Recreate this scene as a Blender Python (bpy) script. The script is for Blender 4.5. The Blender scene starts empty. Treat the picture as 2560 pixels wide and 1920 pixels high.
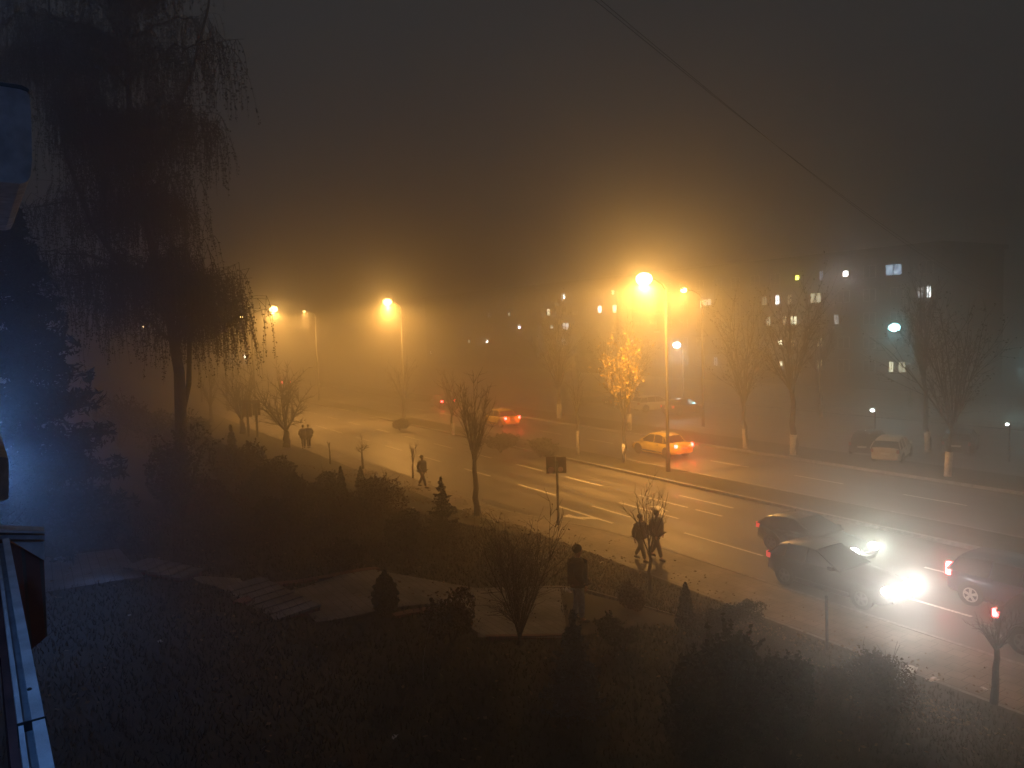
import bpy, bmesh, math, random
import numpy as np
from mathutils import Vector, Matrix, Euler, noise
R = math.radians
random.seed(7); RNG = np.random.default_rng(7)
sc = bpy.context.scene
COL = sc.collection

# ------------------------------------------------------------------ camera
# X runs along the boulevard (to the right), Y across it, Z up. Camera stands at the origin, CH above the street.
CH = 8.6; FPX = 1920.0; CX, CY = 1280.0, 960.0
_p = R(4.35); _a = 0.03; _th = R(-32.2755)
_F = (math.sin(_th), math.cos(_th)); _N = (math.cos(_th), -math.sin(_th))
def _w(v): return Vector((-(v[0]*_F[0]+v[1]*_F[1]), v[0]*_N[0]+v[1]*_N[1], v[2]))
_fw = Vector((0, math.cos(_p), -math.sin(_p))); _r0 = Vector((1, 0, 0)); _u0 = _r0.cross(_fw)
_R = _r0*math.cos(_a) - _u0*math.sin(_a); _U = _r0*math.sin(_a) + _u0*math.cos(_a)
FW, RT, UP = _w(_fw), _w(_R), _w(_U)
cam_d = bpy.data.cameras.new("Camera"); cam = bpy.data.objects.new("Camera", cam_d); COL.objects.link(cam)
cam_d.sensor_width = 36; cam_d.lens = 36*FPX/2560; cam_d.clip_start = 0.05; cam_d.clip_end = 2000
m = Matrix.Identity(4)
for i in range(3): m[i][0] = RT[i]; m[i][1] = UP[i]; m[i][2] = -FW[i]
m[2][3] = CH
cam.matrix_world = m; sc.camera = cam
CAM = Vector((0, 0, CH))

# ------------------------------------------------------------------ world (dim night sky glow), exposure
world = bpy.data.worlds.new("World"); sc.world = world; world.use_nodes = True
wn = world.node_tree; bg = wn.nodes["Background"]
bg.inputs["Color"].default_value = (0.56, 0.60, 0.64, 1); bg.inputs["Strength"].default_value = 0.046
sc.view_settings.view_transform = 'Standard'; sc.view_settings.look = 'None'
sc.view_settings.exposure = 0; sc.view_settings.gamma = 1
sc.cycles.use_denoising = True
try: sc.cycles.denoiser = 'OPENIMAGEDENOISE'
except Exception: pass
sc.cycles.volume_bounces = 1; sc.cycles.max_bounces = 6; sc.cycles.diffuse_bounces = 2; sc.cycles.glossy_bounces = 2
sc.cycles.sample_clamp_indirect = 4; sc.cycles.transparent_max_bounces = 8
SODIUM = (1.0, 0.445, 0.095)

# ------------------------------------------------------------------ picture <-> world
def ray(x, y): return FW + RT*((x-CX)/FPX) + UP*(-(y-CY)/FPX)
def P(x, y, z=0.0):
    d = ray(x, y); return CAM + d*((z-CH)/d.z)
def PY(x, y, Y):
    d = ray(x, y); return CAM + d*(Y/d.y)
def PD(x, y, dist): return CAM + ray(x, y)*dist
def depth(p): return (Vector(p)-CAM).dot(FW)
def sstep(a, b, t):
    t = min(1, max(0, (t-a)/(b-a))); return t*t*(3-2*t)
def gedge(x): return 17.5 + (16.9-17.5)*sstep(-25, -31, x) if x < -25 else 17.5
def hgt(x, y):
    y = y + (17.45-gedge(x))
    h = 3.0 - 0.7*sstep(1.5, 5.5, y) - 0.45*sstep(6, 10.5, y) - 1.83*sstep(9.8, 17.6, y)
    h -= 1.2*sstep(-30, -70, x)*(1 if y < 17.4 else 0)*min(1, max(0, h/3))
    return max(h, 0.02)
def PG(x, y):
    d = ray(x, y); t = 3.0
    while t < 400:
        p = CAM + d*t
        if p.z <= (hgt(p.x, p.y) if p.y < 17.5 else 0.0): break
        t += 0.05 + t*0.002
    return p
def pxm(p): return FPX/depth(p)   # picture pixels per metre at p

# ------------------------------------------------------------------ materials
MATS = {}
def mat(name, col, rough=0.7, metal=0.0, nscale=0, namp=0.25, emit=None, estr=0, spec=0.4, bump=0, vec='Object', col2=None, coat=0):
    if name in MATS: return MATS[name]
    m = bpy.data.materials.new(name); m.use_nodes = True; nt = m.node_tree; b = nt.nodes["Principled BSDF"]
    b.inputs["Base Color"].default_value = (*col, 1); b.inputs["Roughness"].default_value = rough
    b.inputs["Metallic"].default_value = metal; b.inputs["Specular IOR Level"].default_value = spec
    b.inputs["Coat Weight"].default_value = coat
    if nscale:
        tc = nt.nodes.new("ShaderNodeTexCoord"); nz = nt.nodes.new("ShaderNodeTexNoise")
        nz.inputs["Scale"].default_value = nscale; nz.inputs["Detail"].default_value = 6
        nt.links.new(tc.outputs[vec], nz.inputs["Vector"])
        mx = nt.nodes.new("ShaderNodeMix"); mx.data_type = 'RGBA'
        mp = nt.nodes.new("ShaderNodeMapRange"); mp.inputs[1].default_value = .3; mp.inputs[2].default_value = .7
        nt.links.new(nz.outputs["Fac"], mp.inputs[0]); nt.links.new(mp.outputs[0], mx.inputs[0])
        c2 = col2 or tuple(min(1, c*(1+namp*2)) for c in col)
        mx.inputs[6].default_value = (*[c*(1-namp) for c in col], 1); mx.inputs[7].default_value = (*c2, 1)
        nt.links.new(mx.outputs[2], b.inputs["Base Color"])
        if bump:
            bp = nt.nodes.new("ShaderNodeBump"); bp.inputs["Strength"].default_value = bump; bp.inputs["Distance"].default_value = .03
            nt.links.new(nz.outputs["Fac"], bp.inputs["Height"]); nt.links.new(bp.outputs[0], b.inputs["Normal"])
    if emit:
        b.inputs["Emission Color"].default_value = (*emit, 1); b.inputs["Emission Strength"].default_value = estr
        m.cycles.emission_sampling = 'NONE'
    MATS[name] = m; return m

def asphalt():
    m = bpy.data.materials.new("asphalt"); m.use_nodes = True; nt = m.node_tree; b = nt.nodes["Principled BSDF"]; L = nt.links
    tc = nt.nodes.new("ShaderNodeTexCoord")
    n1 = nt.nodes.new("ShaderNodeTexNoise"); n1.inputs["Scale"].default_value = 60; n1.inputs["Detail"].default_value = 8
    mpg = nt.nodes.new("ShaderNodeMapping"); mpg.inputs["Scale"].default_value = (.05, .9, 1)
    n2 = nt.nodes.new("ShaderNodeTexNoise"); n2.inputs["Scale"].default_value = 1.2; n2.inputs["Detail"].default_value = 5
    L.new(tc.outputs["Object"], n1.inputs["Vector"]); L.new(tc.outputs["Object"], mpg.inputs["Vector"]); L.new(mpg.outputs[0], n2.inputs["Vector"])
    cr = nt.nodes.new("ShaderNodeValToRGB"); cr.color_ramp.elements[0].color = (.035, .034, .033, 1); cr.color_ramp.elements[1].color = (.15, .14, .13, 1)
    cr.color_ramp.elements[0].position = .25; cr.color_ramp.elements[1].position = .75
    mth = nt.nodes.new("ShaderNodeMath"); mth.operation = 'MULTIPLY_ADD'; mth.inputs[1].default_value = .35
    ms = nt.nodes.new("ShaderNodeMath"); ms.operation = 'MULTIPLY'; ms.inputs[1].default_value = .65
    L.new(n2.outputs["Fac"], ms.inputs[0]); L.new(n1.outputs["Fac"], mth.inputs[0]); L.new(ms.outputs[0], mth.inputs[2]); L.new(mth.outputs[0], cr.inputs[0])
    L.new(cr.outputs[0], b.inputs["Base Color"])
    rr = nt.nodes.new("ShaderNodeMapRange"); rr.inputs[1].default_value = .3; rr.inputs[2].default_value = .7; rr.inputs[3].default_value = .38; rr.inputs[4].default_value = .62
    L.new(n2.outputs["Fac"], rr.inputs[0]); L.new(rr.outputs[0], b.inputs["Roughness"])
    bp = nt.nodes.new("ShaderNodeBump"); bp.inputs["Strength"].default_value = .35; bp.inputs["Distance"].default_value = .01
    L.new(n1.outputs["Fac"], bp.inputs["Height"]); L.new(bp.outputs[0], b.inputs["Normal"])
    return m
ASPH = asphalt()
def brickmat(name, c1, c2, mortar, bw, bh, rough=.85):
    m = bpy.data.materials.new(name); m.use_nodes = True; nt = m.node_tree; b = nt.nodes["Principled BSDF"]
    tc = nt.nodes.new("ShaderNodeTexCoord"); br = nt.nodes.new("ShaderNodeTexBrick")
    br.inputs["Color1"].default_value = (*c1, 1); br.inputs["Color2"].default_value = (*c2, 1); br.inputs["Mortar"].default_value = (*mortar, 1)
    br.inputs["Scale"].default_value = 1; br.inputs["Brick Width"].default_value = bw; br.inputs["Row Height"].default_value = bh; br.inputs["Mortar Size"].default_value = .008
    nt.links.new(tc.outputs["Object"], br.inputs["Vector"]); 
    nz = nt.nodes.new("ShaderNodeTexNoise"); nz.inputs["Scale"].default_value = .9; nz.inputs["Detail"].default_value = 7; mr = nt.nodes.new("ShaderNodeMapRange"); mr.inputs[1].default_value = .35; mr.inputs[2].default_value = .65; mr.inputs[3].default_value = .45; mr.inputs[4].default_value = 1.15
    mu = nt.nodes.new("ShaderNodeMix"); mu.data_type = 'RGBA'; mu.blend_type = 'MULTIPLY'; mu.inputs[0].default_value = 1
    nt.links.new(tc.outputs["Object"], nz.inputs["Vector"]); nt.links.new(nz.outputs["Fac"], mr.inputs[0]); nt.links.new(br.outputs["Color"], mu.inputs[6]); nt.links.new(mr.outputs[0], mu.inputs[7])
    nt.links.new(mu.outputs[2], b.inputs["Base Color"]); b.inputs["Roughness"].default_value = rough
    bp = nt.nodes.new("ShaderNodeBump"); bp.inputs["Strength"].default_value = .4; bp.inputs["Distance"].default_value = .01; bp.invert = True
    nt.links.new(br.outputs["Fac"], bp.inputs["Height"]); nt.links.new(bp.outputs[0], b.inputs["Normal"])
    return m
PAVER = brickmat("concrete_pavers", (.20, .20, .21), (.27, .265, .27), (.08, .08, .08), .4, .2)
SIDEW = brickmat("sidewalk_slabs", (.20, .175, .15), (.25, .215, .185), (.04, .04, .04), .4, .4, .7)
REDPV = brickmat("red_edging", (.22, .07, .07), (.27, .1, .09), (.08, .06, .06), .25, .12)
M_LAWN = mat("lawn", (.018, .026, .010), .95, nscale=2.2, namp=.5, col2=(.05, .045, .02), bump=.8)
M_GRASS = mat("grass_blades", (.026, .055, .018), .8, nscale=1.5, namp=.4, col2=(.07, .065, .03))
M_DIRT = mat("ground_soil", (.05, .045, .035), .95, nscale=.6, namp=.3)
M_KERB = mat("kerb_concrete", (.22, .21, .2), .8, nscale=6, namp=.25, bump=.3)
M_PAINT = mat("road_paint", (.62, .60, .55), .55, nscale=18, namp=.25)
M_BARK = mat("bark", (.045, .036, .03), .95, nscale=14, namp=.35, bump=.8)
M_BARKG = mat("bark_grey", (.07, .06, .05), .9, nscale=20, namp=.4, bump=.6)
M_LIME = mat("limewash", (.62, .58, .52), .9, nscale=9, namp=.25)
M_LEAFD = mat("evergreen_leaf", (.022, .042, .016), .65, nscale=3, namp=.45, col2=(.05, .075, .03))
M_NEEDLE = mat("needles", (.018, .036, .02), .7, nscale=4, namp=.4)
M_BLUEN = mat("blue_needles", (.05, .085, .10), .7, nscale=5, namp=.35)
M_DRYL = mat("dry_leaf", (.075, .05, .028), .85, nscale=4, namp=.4)
M_YEL = mat("yellow_leaf", (.5, .33, .04), .6, nscale=3, namp=.3)
M_BIRCHL = mat("birch_leaf", (.05, .042, .022), .85, nscale=2, namp=.4)
M_POLE = mat("painted_steel", (.018, .017, .016), .7, .1, nscale=8, namp=.2)
M_DARKM = mat("dark_steel", (.05, .05, .05), .45, .6, nscale=10, namp=.2)
M_WALL = mat("plaster", (.07, .066, .062), .9, nscale=.5, namp=.2, bump=.2)
M_WALL2 = mat("plaster_grey", (.065, .063, .06), .9, nscale=.7, namp=.2, bump=.2)
M_ROOF = mat("roof_felt", (.06, .055, .055), .9, nscale=2)
M_GLASSD = mat("dark_window", (.015, .017, .02), .12, spec=.5, nscale=1, namp=.2)
M_FRAME = mat("window_frame", (.45, .44, .42), .6, nscale=4)
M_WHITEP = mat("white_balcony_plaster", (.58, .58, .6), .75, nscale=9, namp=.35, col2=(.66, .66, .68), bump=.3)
M_BRICKR = brickmat("red_brick", (.30, .11, .09), (.36, .14, .11), (.2, .16, .15), .25, .075)
M_RUST = mat("rust_board", (.10, .035, .03), .8, nscale=6, namp=.4)
M_PAPER = mat("litter_white", (.7, .7, .68), .7, nscale=8, namp=.15)
M_FALL = mat("fallen_leaf", (.16, .10, .045), .8, nscale=7, namp=.4, col2=(.34, .24, .11))
M_TYRE = mat("tyre_rubber", (.015, .015, .015), .8, nscale=9)
M_RIM = mat("alloy_rim", (.62, .6, .56), .3, .9, nscale=5, namp=.1)
M_CGLASS = mat("car_glass", (.012, .014, .017), .06, spec=.6, nscale=1, namp=.1)
M_BLACKP = mat("black_plastic", (.02, .02, .022), .6, nscale=8)
M_HEADW = mat("headlight_lit", (1, 1, 1), .3, emit=(1, .97, .88), estr=60)
M_HEADG = mat("headlight_lit_greenish", (1, 1, 1), .3, emit=(.88, 1, .85), estr=50)
M_HEADO = mat("headlight_unlit", (.5, .5, .5), .15, nscale=4)
M_TAILO = mat("taillight_dim", (.5, .02, .02), .3, emit=(1, .05, .04), estr=1.2)
M_TAILL = mat("taillight_lit", (1, .1, .1), .3, emit=(1, .05, .05), estr=40)
M_TAILX = mat("taillight_unlit", (.25, .015, .015), .25, nscale=5)
M_RIMD = mat("dull_rim", (.12, .12, .12), .5, .5, nscale=5)
M_PLATE = mat("number_plate", (.75, .75, .72), .5, nscale=5, namp=.05)
M_SKIN = mat("skin", (.45, .27, .2), .6, nscale=8, namp=.1)
M_HAIR = mat("dark_hair", (.015, .012, .01), .8, nscale=30)
M_JACK = mat("black_jacket", (.016, .016, .02), .85, nscale=20, namp=.3)
M_JACKB = mat("brown_jacket", (.05, .028, .022), .85, nscale=20, namp=.3)
M_TROUS = mat("dark_trousers", (.022, .022, .028), .9, nscale=20, namp=.3)
M_JEANS = mat("light_jeans", (.22, .27, .36), .85, nscale=18, namp=.25)
M_SHOE = mat("dark_shoes", (.02, .02, .02), .6, nscale=20)
M_SODL = mat("sodium_lens", (1, .8, .4), .4, emit=(1, .62, .2), estr=28)
M_SODF = mat("sodium_lens_far", (1, .8, .4), .4, emit=(1, .6, .18), estr=500)
M_WHL = mat("white_lens", (1, 1, 1), .4, emit=(.8, .95, .9), estr=25)
M_TEALL = mat("teal_lens", (.6, 1, 1), .4, emit=(.35, .95, 1), estr=22)
M_BLUEL = mat("blue_tube", (.4, .6, 1), .4, emit=(.25, .5, 1), estr=20)

# ------------------------------------------------------------------ object helpers
def obj(name, me, m=None, parent=None, loc=None, rotz=None):
    if m is not None and not me.materials:
        me.materials.append(m)
    o = bpy.data.objects.new(name, me); COL.objects.link(o)
    if loc is not None: o.location = loc
    if rotz is not None: o.rotation_euler = (0, 0, rotz)
    if parent is not None: o.parent = parent
    return o
def tag(o, label=None, cat=None, group=None, kind=None):
    if label: o["label"] = label
    if cat: o["category"] = cat
    if group: o["group"] = group
    if kind: o["kind"] = kind
    return o
def thing(name, label, cat, loc=(0, 0, 0), rotz=0, group=None):
    o = bpy.data.objects.new(name, None); COL.objects.link(o); o.empty_display_size = .2
    o.location = loc; o.rotation_euler = (0, 0, rotz); return tag(o, label, cat, group)
def copy_tree(o, parent=None):
    c = o.copy(); COL.objects.link(c); c.parent = parent
    for ch in [k for k in bpy.data.objects if k.parent is o]: copy_tree(ch, c)
    return c
def mesh(verts, faces, name="mesh", smooth=False):
    me = bpy.data.meshes.new(name); me.from_pydata([tuple(v) for v in verts], [], faces); me.update()
    if smooth: me.polygons.foreach_set("use_smooth", [True]*len(me.polygons))
    return me
class MB:
    def __init__(s): s.v = []; s.f = []
    def add(s, v, f):
        n = len(s.v); s.v += [tuple(q) for q in v]; s.f += [tuple(i+n for i in g) for g in f]; return s
    def box(s, x0, y0, z0, x1, y1, z1, M=None):
        v = [(x0, y0, z0), (x1, y0, z0), (x1, y1, z0), (x0, y1, z0), (x0, y0, z1), (x1, y0, z1), (x1, y1, z1), (x0, y1, z1)]
        if M is not None: v = [M @ Vector(q) for q in v]
        return s.add(v, [(0, 3, 2, 1), (4, 5, 6, 7), (0, 1, 5, 4), (1, 2, 6, 5), (2, 3, 7, 6), (3, 0, 4, 7)])
    def tube(s, pts, rad, n=6, cap=True):
        pts = [Vector(p) for p in pts]
        if not hasattr(rad, '__len__'): rad = [rad]*len(pts)
        base = len(s.v); prev = None
        for i, p in enumerate(pts):
            d = (pts[min(i+1, len(pts)-1)]-pts[max(i-1, 0)])
            d = d.normalized() if d.length > 1e-6 else Vector((0, 0, 1))
            a = d.cross(prev if prev is not None and abs(d.dot(prev)) < .95 else (Vector((1, 0, 0)) if abs(d.x) < .9 else Vector((0, 1, 0)))).normalized()
            b = d.cross(a)
            if prev is None: prev = Vector((1, 0, 0)) if abs(d.x) < .9 else Vector((0, 1, 0))
            for k in range(n):
                t = 2*math.pi*k/n; s.v.append(tuple(p + (a*math.cos(t)+b*math.sin(t))*rad[i]))
        for i in range(len(pts)-1):
            for k in range(n):
                s.f.append((base+i*n+k, base+i*n+(k+1) % n, base+(i+1)*n+(k+1) % n, base+(i+1)*n+k))
        if cap and n > 2:
            s.f.append(tuple(base+k for k in range(n))[::-1]); e = base+(len(pts)-1)*n; s.f.append(tuple(e+k for k in range(n)))
        return s
    def ball(s, c, r, nu=12, nv=8):
        c = Vector(c); r = (r, r, r) if not hasattr(r, '__len__') else r; base = len(s.v)
        for j in range(nv+1):
            ph = math.pi*j/nv
            for i in range(nu):
                t = 2*math.pi*i/nu; s.v.append((c.x+r[0]*math.sin(ph)*math.cos(t), c.y+r[1]*math.sin(ph)*math.sin(t), c.z-r[2]*math.cos(ph)))
        for j in range(nv):
            for i in range(nu): s.f.append((base+j*nu+i, base+j*nu+(i+1) % nu, base+(j+1)*nu+(i+1) % nu, base+(j+1)*nu+i))
        return s
    def mesh(s, smooth=False): return mesh(s.v, s.f, smooth=smooth)
    def build(s, name, m, parent=None, smooth=False, loc=None): return obj(name, s.mesh(smooth), m, parent, loc)
def bevel(me, w=.02, seg=2):
    bm = bmesh.new(); bm.from_mesh(me); bmesh.ops.bevel(bm, geom=bm.edges[:], offset=w, segments=seg, affect='EDGES', clamp_overlap=True); bm.to_mesh(me); bm.free(); return me
def cards(pos, size, name="leaves", up=0.0, aspect=.6, rng=RNG):
    """many leaf-sized quads at the points, each with its own direction"""
    pos = np.asarray(pos, float); n = len(pos)
    a = rng.normal(size=(n, 3)); a[:, 2] *= (1-up); a /= np.linalg.norm(a, axis=1)[:, None]
    b = rng.normal(size=(n, 3)); b -= (b*a).sum(1)[:, None]*a; b /= np.linalg.norm(b, axis=1)[:, None]
    s = size*rng.uniform(.6, 1.4, n)[:, None] if np.isscalar(size) else np.asarray(size)[:, None]
    v = np.stack([pos-a*s, pos-b*s*aspect, pos+a*s, pos+b*s*aspect], 1).reshape(-1, 3)
    me = bpy.data.meshes.new(name); me.vertices.add(4*n); me.vertices.foreach_set("co", v.ravel())
    me.loops.add(4*n); me.loops.foreach_set("vertex_index", np.arange(4*n, dtype=np.int32))
    me.polygons.add(n); me.polygons.foreach_set("loop_start", np.arange(0, 4*n, 4, dtype=np.int32))
    me.update(calc_edges=True); return me
def light(kind, name, parent, loc, power, col, rad=.1, direction=None, angle=160, blend=1):
    l = bpy.data.lights.new(name, kind); l.energy = power; l.color = col; l.shadow_soft_size = rad
    if kind == 'SPOT': l.spot_size = R(angle); l.spot_blend = blend
    o = bpy.data.objects.new(name, l); COL.objects.link(o); o.parent = parent; o.location = loc
    if direction is not None: o.rotation_euler = Vector(direction).to_track_quat('-Z', 'Y').to_euler()
    return o

# ================================================================== SETTING
def sheet(name, xs, ys, z, m, flat=True):
    v = [(x, y, z(x, y) if callable(z) else z) for x in xs for y in ys]; ny = len(ys)
    f = [(i*ny+j, (i+1)*ny+j, (i+1)*ny+j+1, i*ny+j+1) for i in range(len(xs)-1) for j in range(ny-1)]
    return tag(obj(name, mesh(v, f, smooth=not flat), m), kind="structure")
def kerby(x): return 20.05 + (18.45-20.05)*sstep(-23.5, -31, x)
sheet("ground", [-700, -300, -100, 0, 120], [-90, 0, 60, 200, 500], -.30, M_DIRT)
XS = list(np.arange(-60, 26, .5)); XL = list(np.arange(-320, -60, 4.))
def lawnz(x, y): return hgt(x, y) + .05*noise.noise(Vector((x*.8, y*.8, 0)))*min(1, max(0, (17-y)/2))
xx = XL+XS; tt = list(np.linspace(0, 1, 90))
v = []; 
for x in xx:
    for t in tt:
        y = -14 + (gedge(x)+14)*t; v.append((x, y, lawnz(x, y)))
n = len(tt); f = [(i*n+j, (i+1)*n+j, (i+1)*n+j+1, i*n+j+1) for i in range(len(xx)-1) for j in range(n-1)]
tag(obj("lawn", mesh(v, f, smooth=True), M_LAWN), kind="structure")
# sidewalk between lawn and road, with a kerb stone edge
def strip(name, fa, fb, z, m, thick=0, xs=xx):
    v = []; f = []
    for x in xs: v += [(x, fa(x), z), (x, fb(x), z)] + ([(x, fb(x), z-thick), (x, fa(x), z-thick)] if thick else [])
    k = 4 if thick else 2
    for i in range(len(xs)-1):
        a, b = i*k, (i+1)*k
        f.append((a, b, b+1, a+1))
        if thick: f += [(a+1, b+1, b+2, a+2), (a, a+3, b+3, b)]
    return tag(obj(name, mesh(v, f), m), kind="structure")
strip("sidewalk", gedge, lambda x: kerby(x)-.15, 0, SIDEW, .2)
strip("kerb", lambda x: kerby(x)-.15, kerby, .006, M_KERB, .2)
strip("lawn_edging", lambda x: gedge(x)-.1, gedge, .03, M_KERB, .2)
strip("road", kerby, lambda x: 28.9, -.13, ASPH)
strip("road_far", lambda x: 31.6, lambda x: 39.4, -.13, ASPH)
strip("median_kerb", lambda x: 28.9, lambda x: 29.07, .01, M_KERB, .2)
strip("median_kerb_far", lambda x: 31.43, lambda x: 31.6, .01, M_KERB, .2)
v = []; f = []
for i, x in enumerate(xx):
    for j, y in enumerate((29.07, 29.6, 30.3, 30.9, 31.43)): v.append((x, y, [-.0, .06, .09, .06, 0][j]+.02*noise.noise(Vector((x*.7, y, 3)))))
f = [(i*5+j, (i+1)*5+j, (i+1)*5+j+1, i*5+j+1) for i in range(len(xx)-1) for j in range(4)]
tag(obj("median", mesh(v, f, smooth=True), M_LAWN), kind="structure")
strip("verge_kerb", lambda x: 39.4, lambda x: 39.56, .01, M_KERB, .2)
strip("verge", lambda x: 39.56, lambda x: 43.2, .0, M_LAWN, .1)
strip("parking_road", lambda x: 43.2, lambda x: 60, -.02, ASPH)
strip("far_pavement", lambda x: 60, lambda x: 82, .04, SIDEW, .1)
# painted markings, 4 mm over the asphalt
ZP = -.126
mk = MB()
def dash(x0, x1, y, w=.13): mk.add([(x0, y-w/2, ZP), (x1, y-w/2, ZP), (x1, y+w/2, ZP), (x0, y+w/2, ZP)], [(0, 1, 2, 3)])
def lane_line(ds, y):
    for a, b in ds: dash(-a, -b, y)
lane_line([(65.9, 62.9), (59.8, 56.8), (53.6, 50.6), (48.0, 44.6), (41.4, 38.2), (35.2, 31.7), (28.7, 25.9), (22.6, 18.6), (15.6, 11.2), (8, 5)] + [(70+6.2*i, 67+6.2*i) for i in range(14)], 22.45)
lane_line([(57.3, 54.3), (52.0, 49), (40.5, 37.5), (35.2, 31.9), (29.0, 25.6), (25.1, 23.5), (19.5, 16.5), (14.4, 12.8), (63.5, 60.5), (46.5, 43.5)] + [(70+6.2*i, 67+6.2*i) for i in range(14)], 25.68)
lane_line([(27.7, 24.2)], 27.2)
lane_line([(i*6.2+2.4, i*6.2-.6) for i in range(2, 24)], 35.5)
def arrow(x0, y, side):      # shaft along the lane with a bent head to one side
    s = side; dash(x0, x0+4.0, y, .14)
    mk.add([(x0+2.6, y+s*.07, ZP+.001), (x0+3.1, y+s*.07, ZP+.001), (x0+2.5, y+s*.55, ZP+.001), (x0+2.05, y+s*.55, ZP+.001)], [(0, 1, 2, 3)])
    mk.add([(x0+2.9, y+s*.52, ZP+.002), (x0+1.5, y+s*.56, ZP+.002), (x0+1.7, y+s*1.0, ZP+.002)], [(0, 1, 2)])
arrow(-29.6, 21.15, -1); arrow(-28.4, 23.9, 1)
tag(mk.build("road_markings", M_PAINT), kind="structure")

# park path: terrace, steps, plaza, path (all follow the ground)
def patch(name, pts, m, lift=.05, nu=16, nv=12, zf=None, side=.0):
    a, b, c, d = [Vector((p[0], p[1])) for p in pts]; v = []
    for i in range(nu+1):
        for j in range(nv+1):
            s, t = i/nu, j/nv; q = (a*(1-s)+b*s)*(1-t)+(d*(1-s)+c*s)*t
            v.append((q.x, q.y, (zf(q.x, q.y) if zf else hgt(q.x, q.y))+lift))
    f = [(i*(nv+1)+j, (i+1)*(nv+1)+j, (i+1)*(nv+1)+j+1, i*(nv+1)+j+1) for i in range(nu) for j in range(nv)]
    return tag(obj(name, mesh(v, f), m), kind="structure")
G_ = lambda x, y: PG(x, y).xy
patch("terrace", [G_(90, 1405), G_(298, 1378), G_(362, 1450), G_(90, 1492)], PAVER, .06)
patch("path_plaza", [G_(720, 1485), G_(930, 1425), G_(1090, 1515), G_(790, 1562)], PAVER, .06)
patch("path_upper", [G_(470, 1445), G_(600, 1452), G_(640, 1500), G_(500, 1462)], PAVER, .05)
patch("path_middle", [G_(930, 1430), G_(1190, 1475), G_(1200, 1590), G_(1080, 1520)], PAVER, .05)
patch("path_lower", [G_(1190, 1475), G_(1400, 1475), G_(1420, 1600), G_(1195, 1600)], PAVER, .05)
patch("path_end", [G_(1400, 1475), G_(1690, 1545), G_(1700, 1575), G_(1420, 1600)], M_DIRT, .03)
def ribbon(name, pix, w, m, lift=.07, h=.0):
    pts = [PG(*p) for p in pix]; ps = []
    for a, b in zip(pts[:-1], pts[1:]):
        for t in np.linspace(0, 1, 8)[:-1]: ps.append(a.lerp(b, t))
    ps.append(pts[-1]); v = []; f = []
    for i, p in enumerate(ps):
        d = (ps[min(i+1, len(ps)-1)]-ps[max(i-1, 0)]); d.z = 0; d.normalize(); s = Vector((-d.y, d.x, 0))*w/2
        for q in (p+s, p-s): v.append((q.x, q.y, hgt(q.x, q.y)+lift))
        for q in (p-s, p+s): v.append((q.x, q.y, hgt(q.x, q.y)-.1))
    for i in range(len(ps)-1):
        a, b = i*4, i*4+4; f += [(a, a+1, b+1, b), (a+1, a+2, b+2, b+1), (a+3, a, b, b+3)]
    return tag(obj(name, mesh(v, f), m), kind="structure")
ribbon("path_edging", [(595, 1515), (700, 1466), (830, 1445), (945, 1425)], .22, REDPV)
ribbon("path_edging", [(985, 1548), (1080, 1530), (1130, 1520)], .22, REDPV)
ribbon("path_edging", [(1215, 1598), (1420, 1596)], .12, REDPV)
ribbon("path_edging", [(1200, 1488), (1330, 1475), (1450, 1477), (1690, 1545)], .12, M_KERB)
def stairs(pa, pb, width_px, n, label, name="garden_steps"):
    a, b = PG(*pa), PG(*pb); d = (b-a); d.z = 0; L = d.length; d.normalize(); s = Vector((-d.y, d.x, 0)); w = width_px/pxm(a)/2
    t = thing(name, label, "steps", (a.x, a.y, 0))
    for i in range(n):
        p = a+d*(L*i/n); q = a+d*(L*(i+1)/n); z = hgt(p.x, p.y)+.12
        for nm, m_, lo, hi, e0, e1 in (("tread", PAVER, z-.06, z, .0, .0), ("riser", REDPV, z-.5, z-.062, .03, -.002)):
            mb = MB(); v = []
            for zz in (lo, hi):
                for c, w_ in ((p+d*e0, -w), (q+d*(e1+.04 if nm == "tread" else e1), -w), (q+d*(e1+.04 if nm == "tread" else e1), w), (p+d*e0, w)):
                    u = c+s*w_; v.append((u.x-a.x, u.y-a.y, zz))
            mb.add(v, [(0, 3, 2, 1), (4, 5, 6, 7), (0, 1, 5, 4), (1, 2, 6, 5), (2, 3, 7, 6), (3, 0, 4, 7)]); mb.build(nm, m_, t)
stairs((340, 1418), (478, 1452), 78, 5, "short flight of shallow paved steps beside the blue lit terrace")
stairs((598, 1470), (745, 1545), 120, 7, "wide reddish garden steps going down to the paved plaza")

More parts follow.
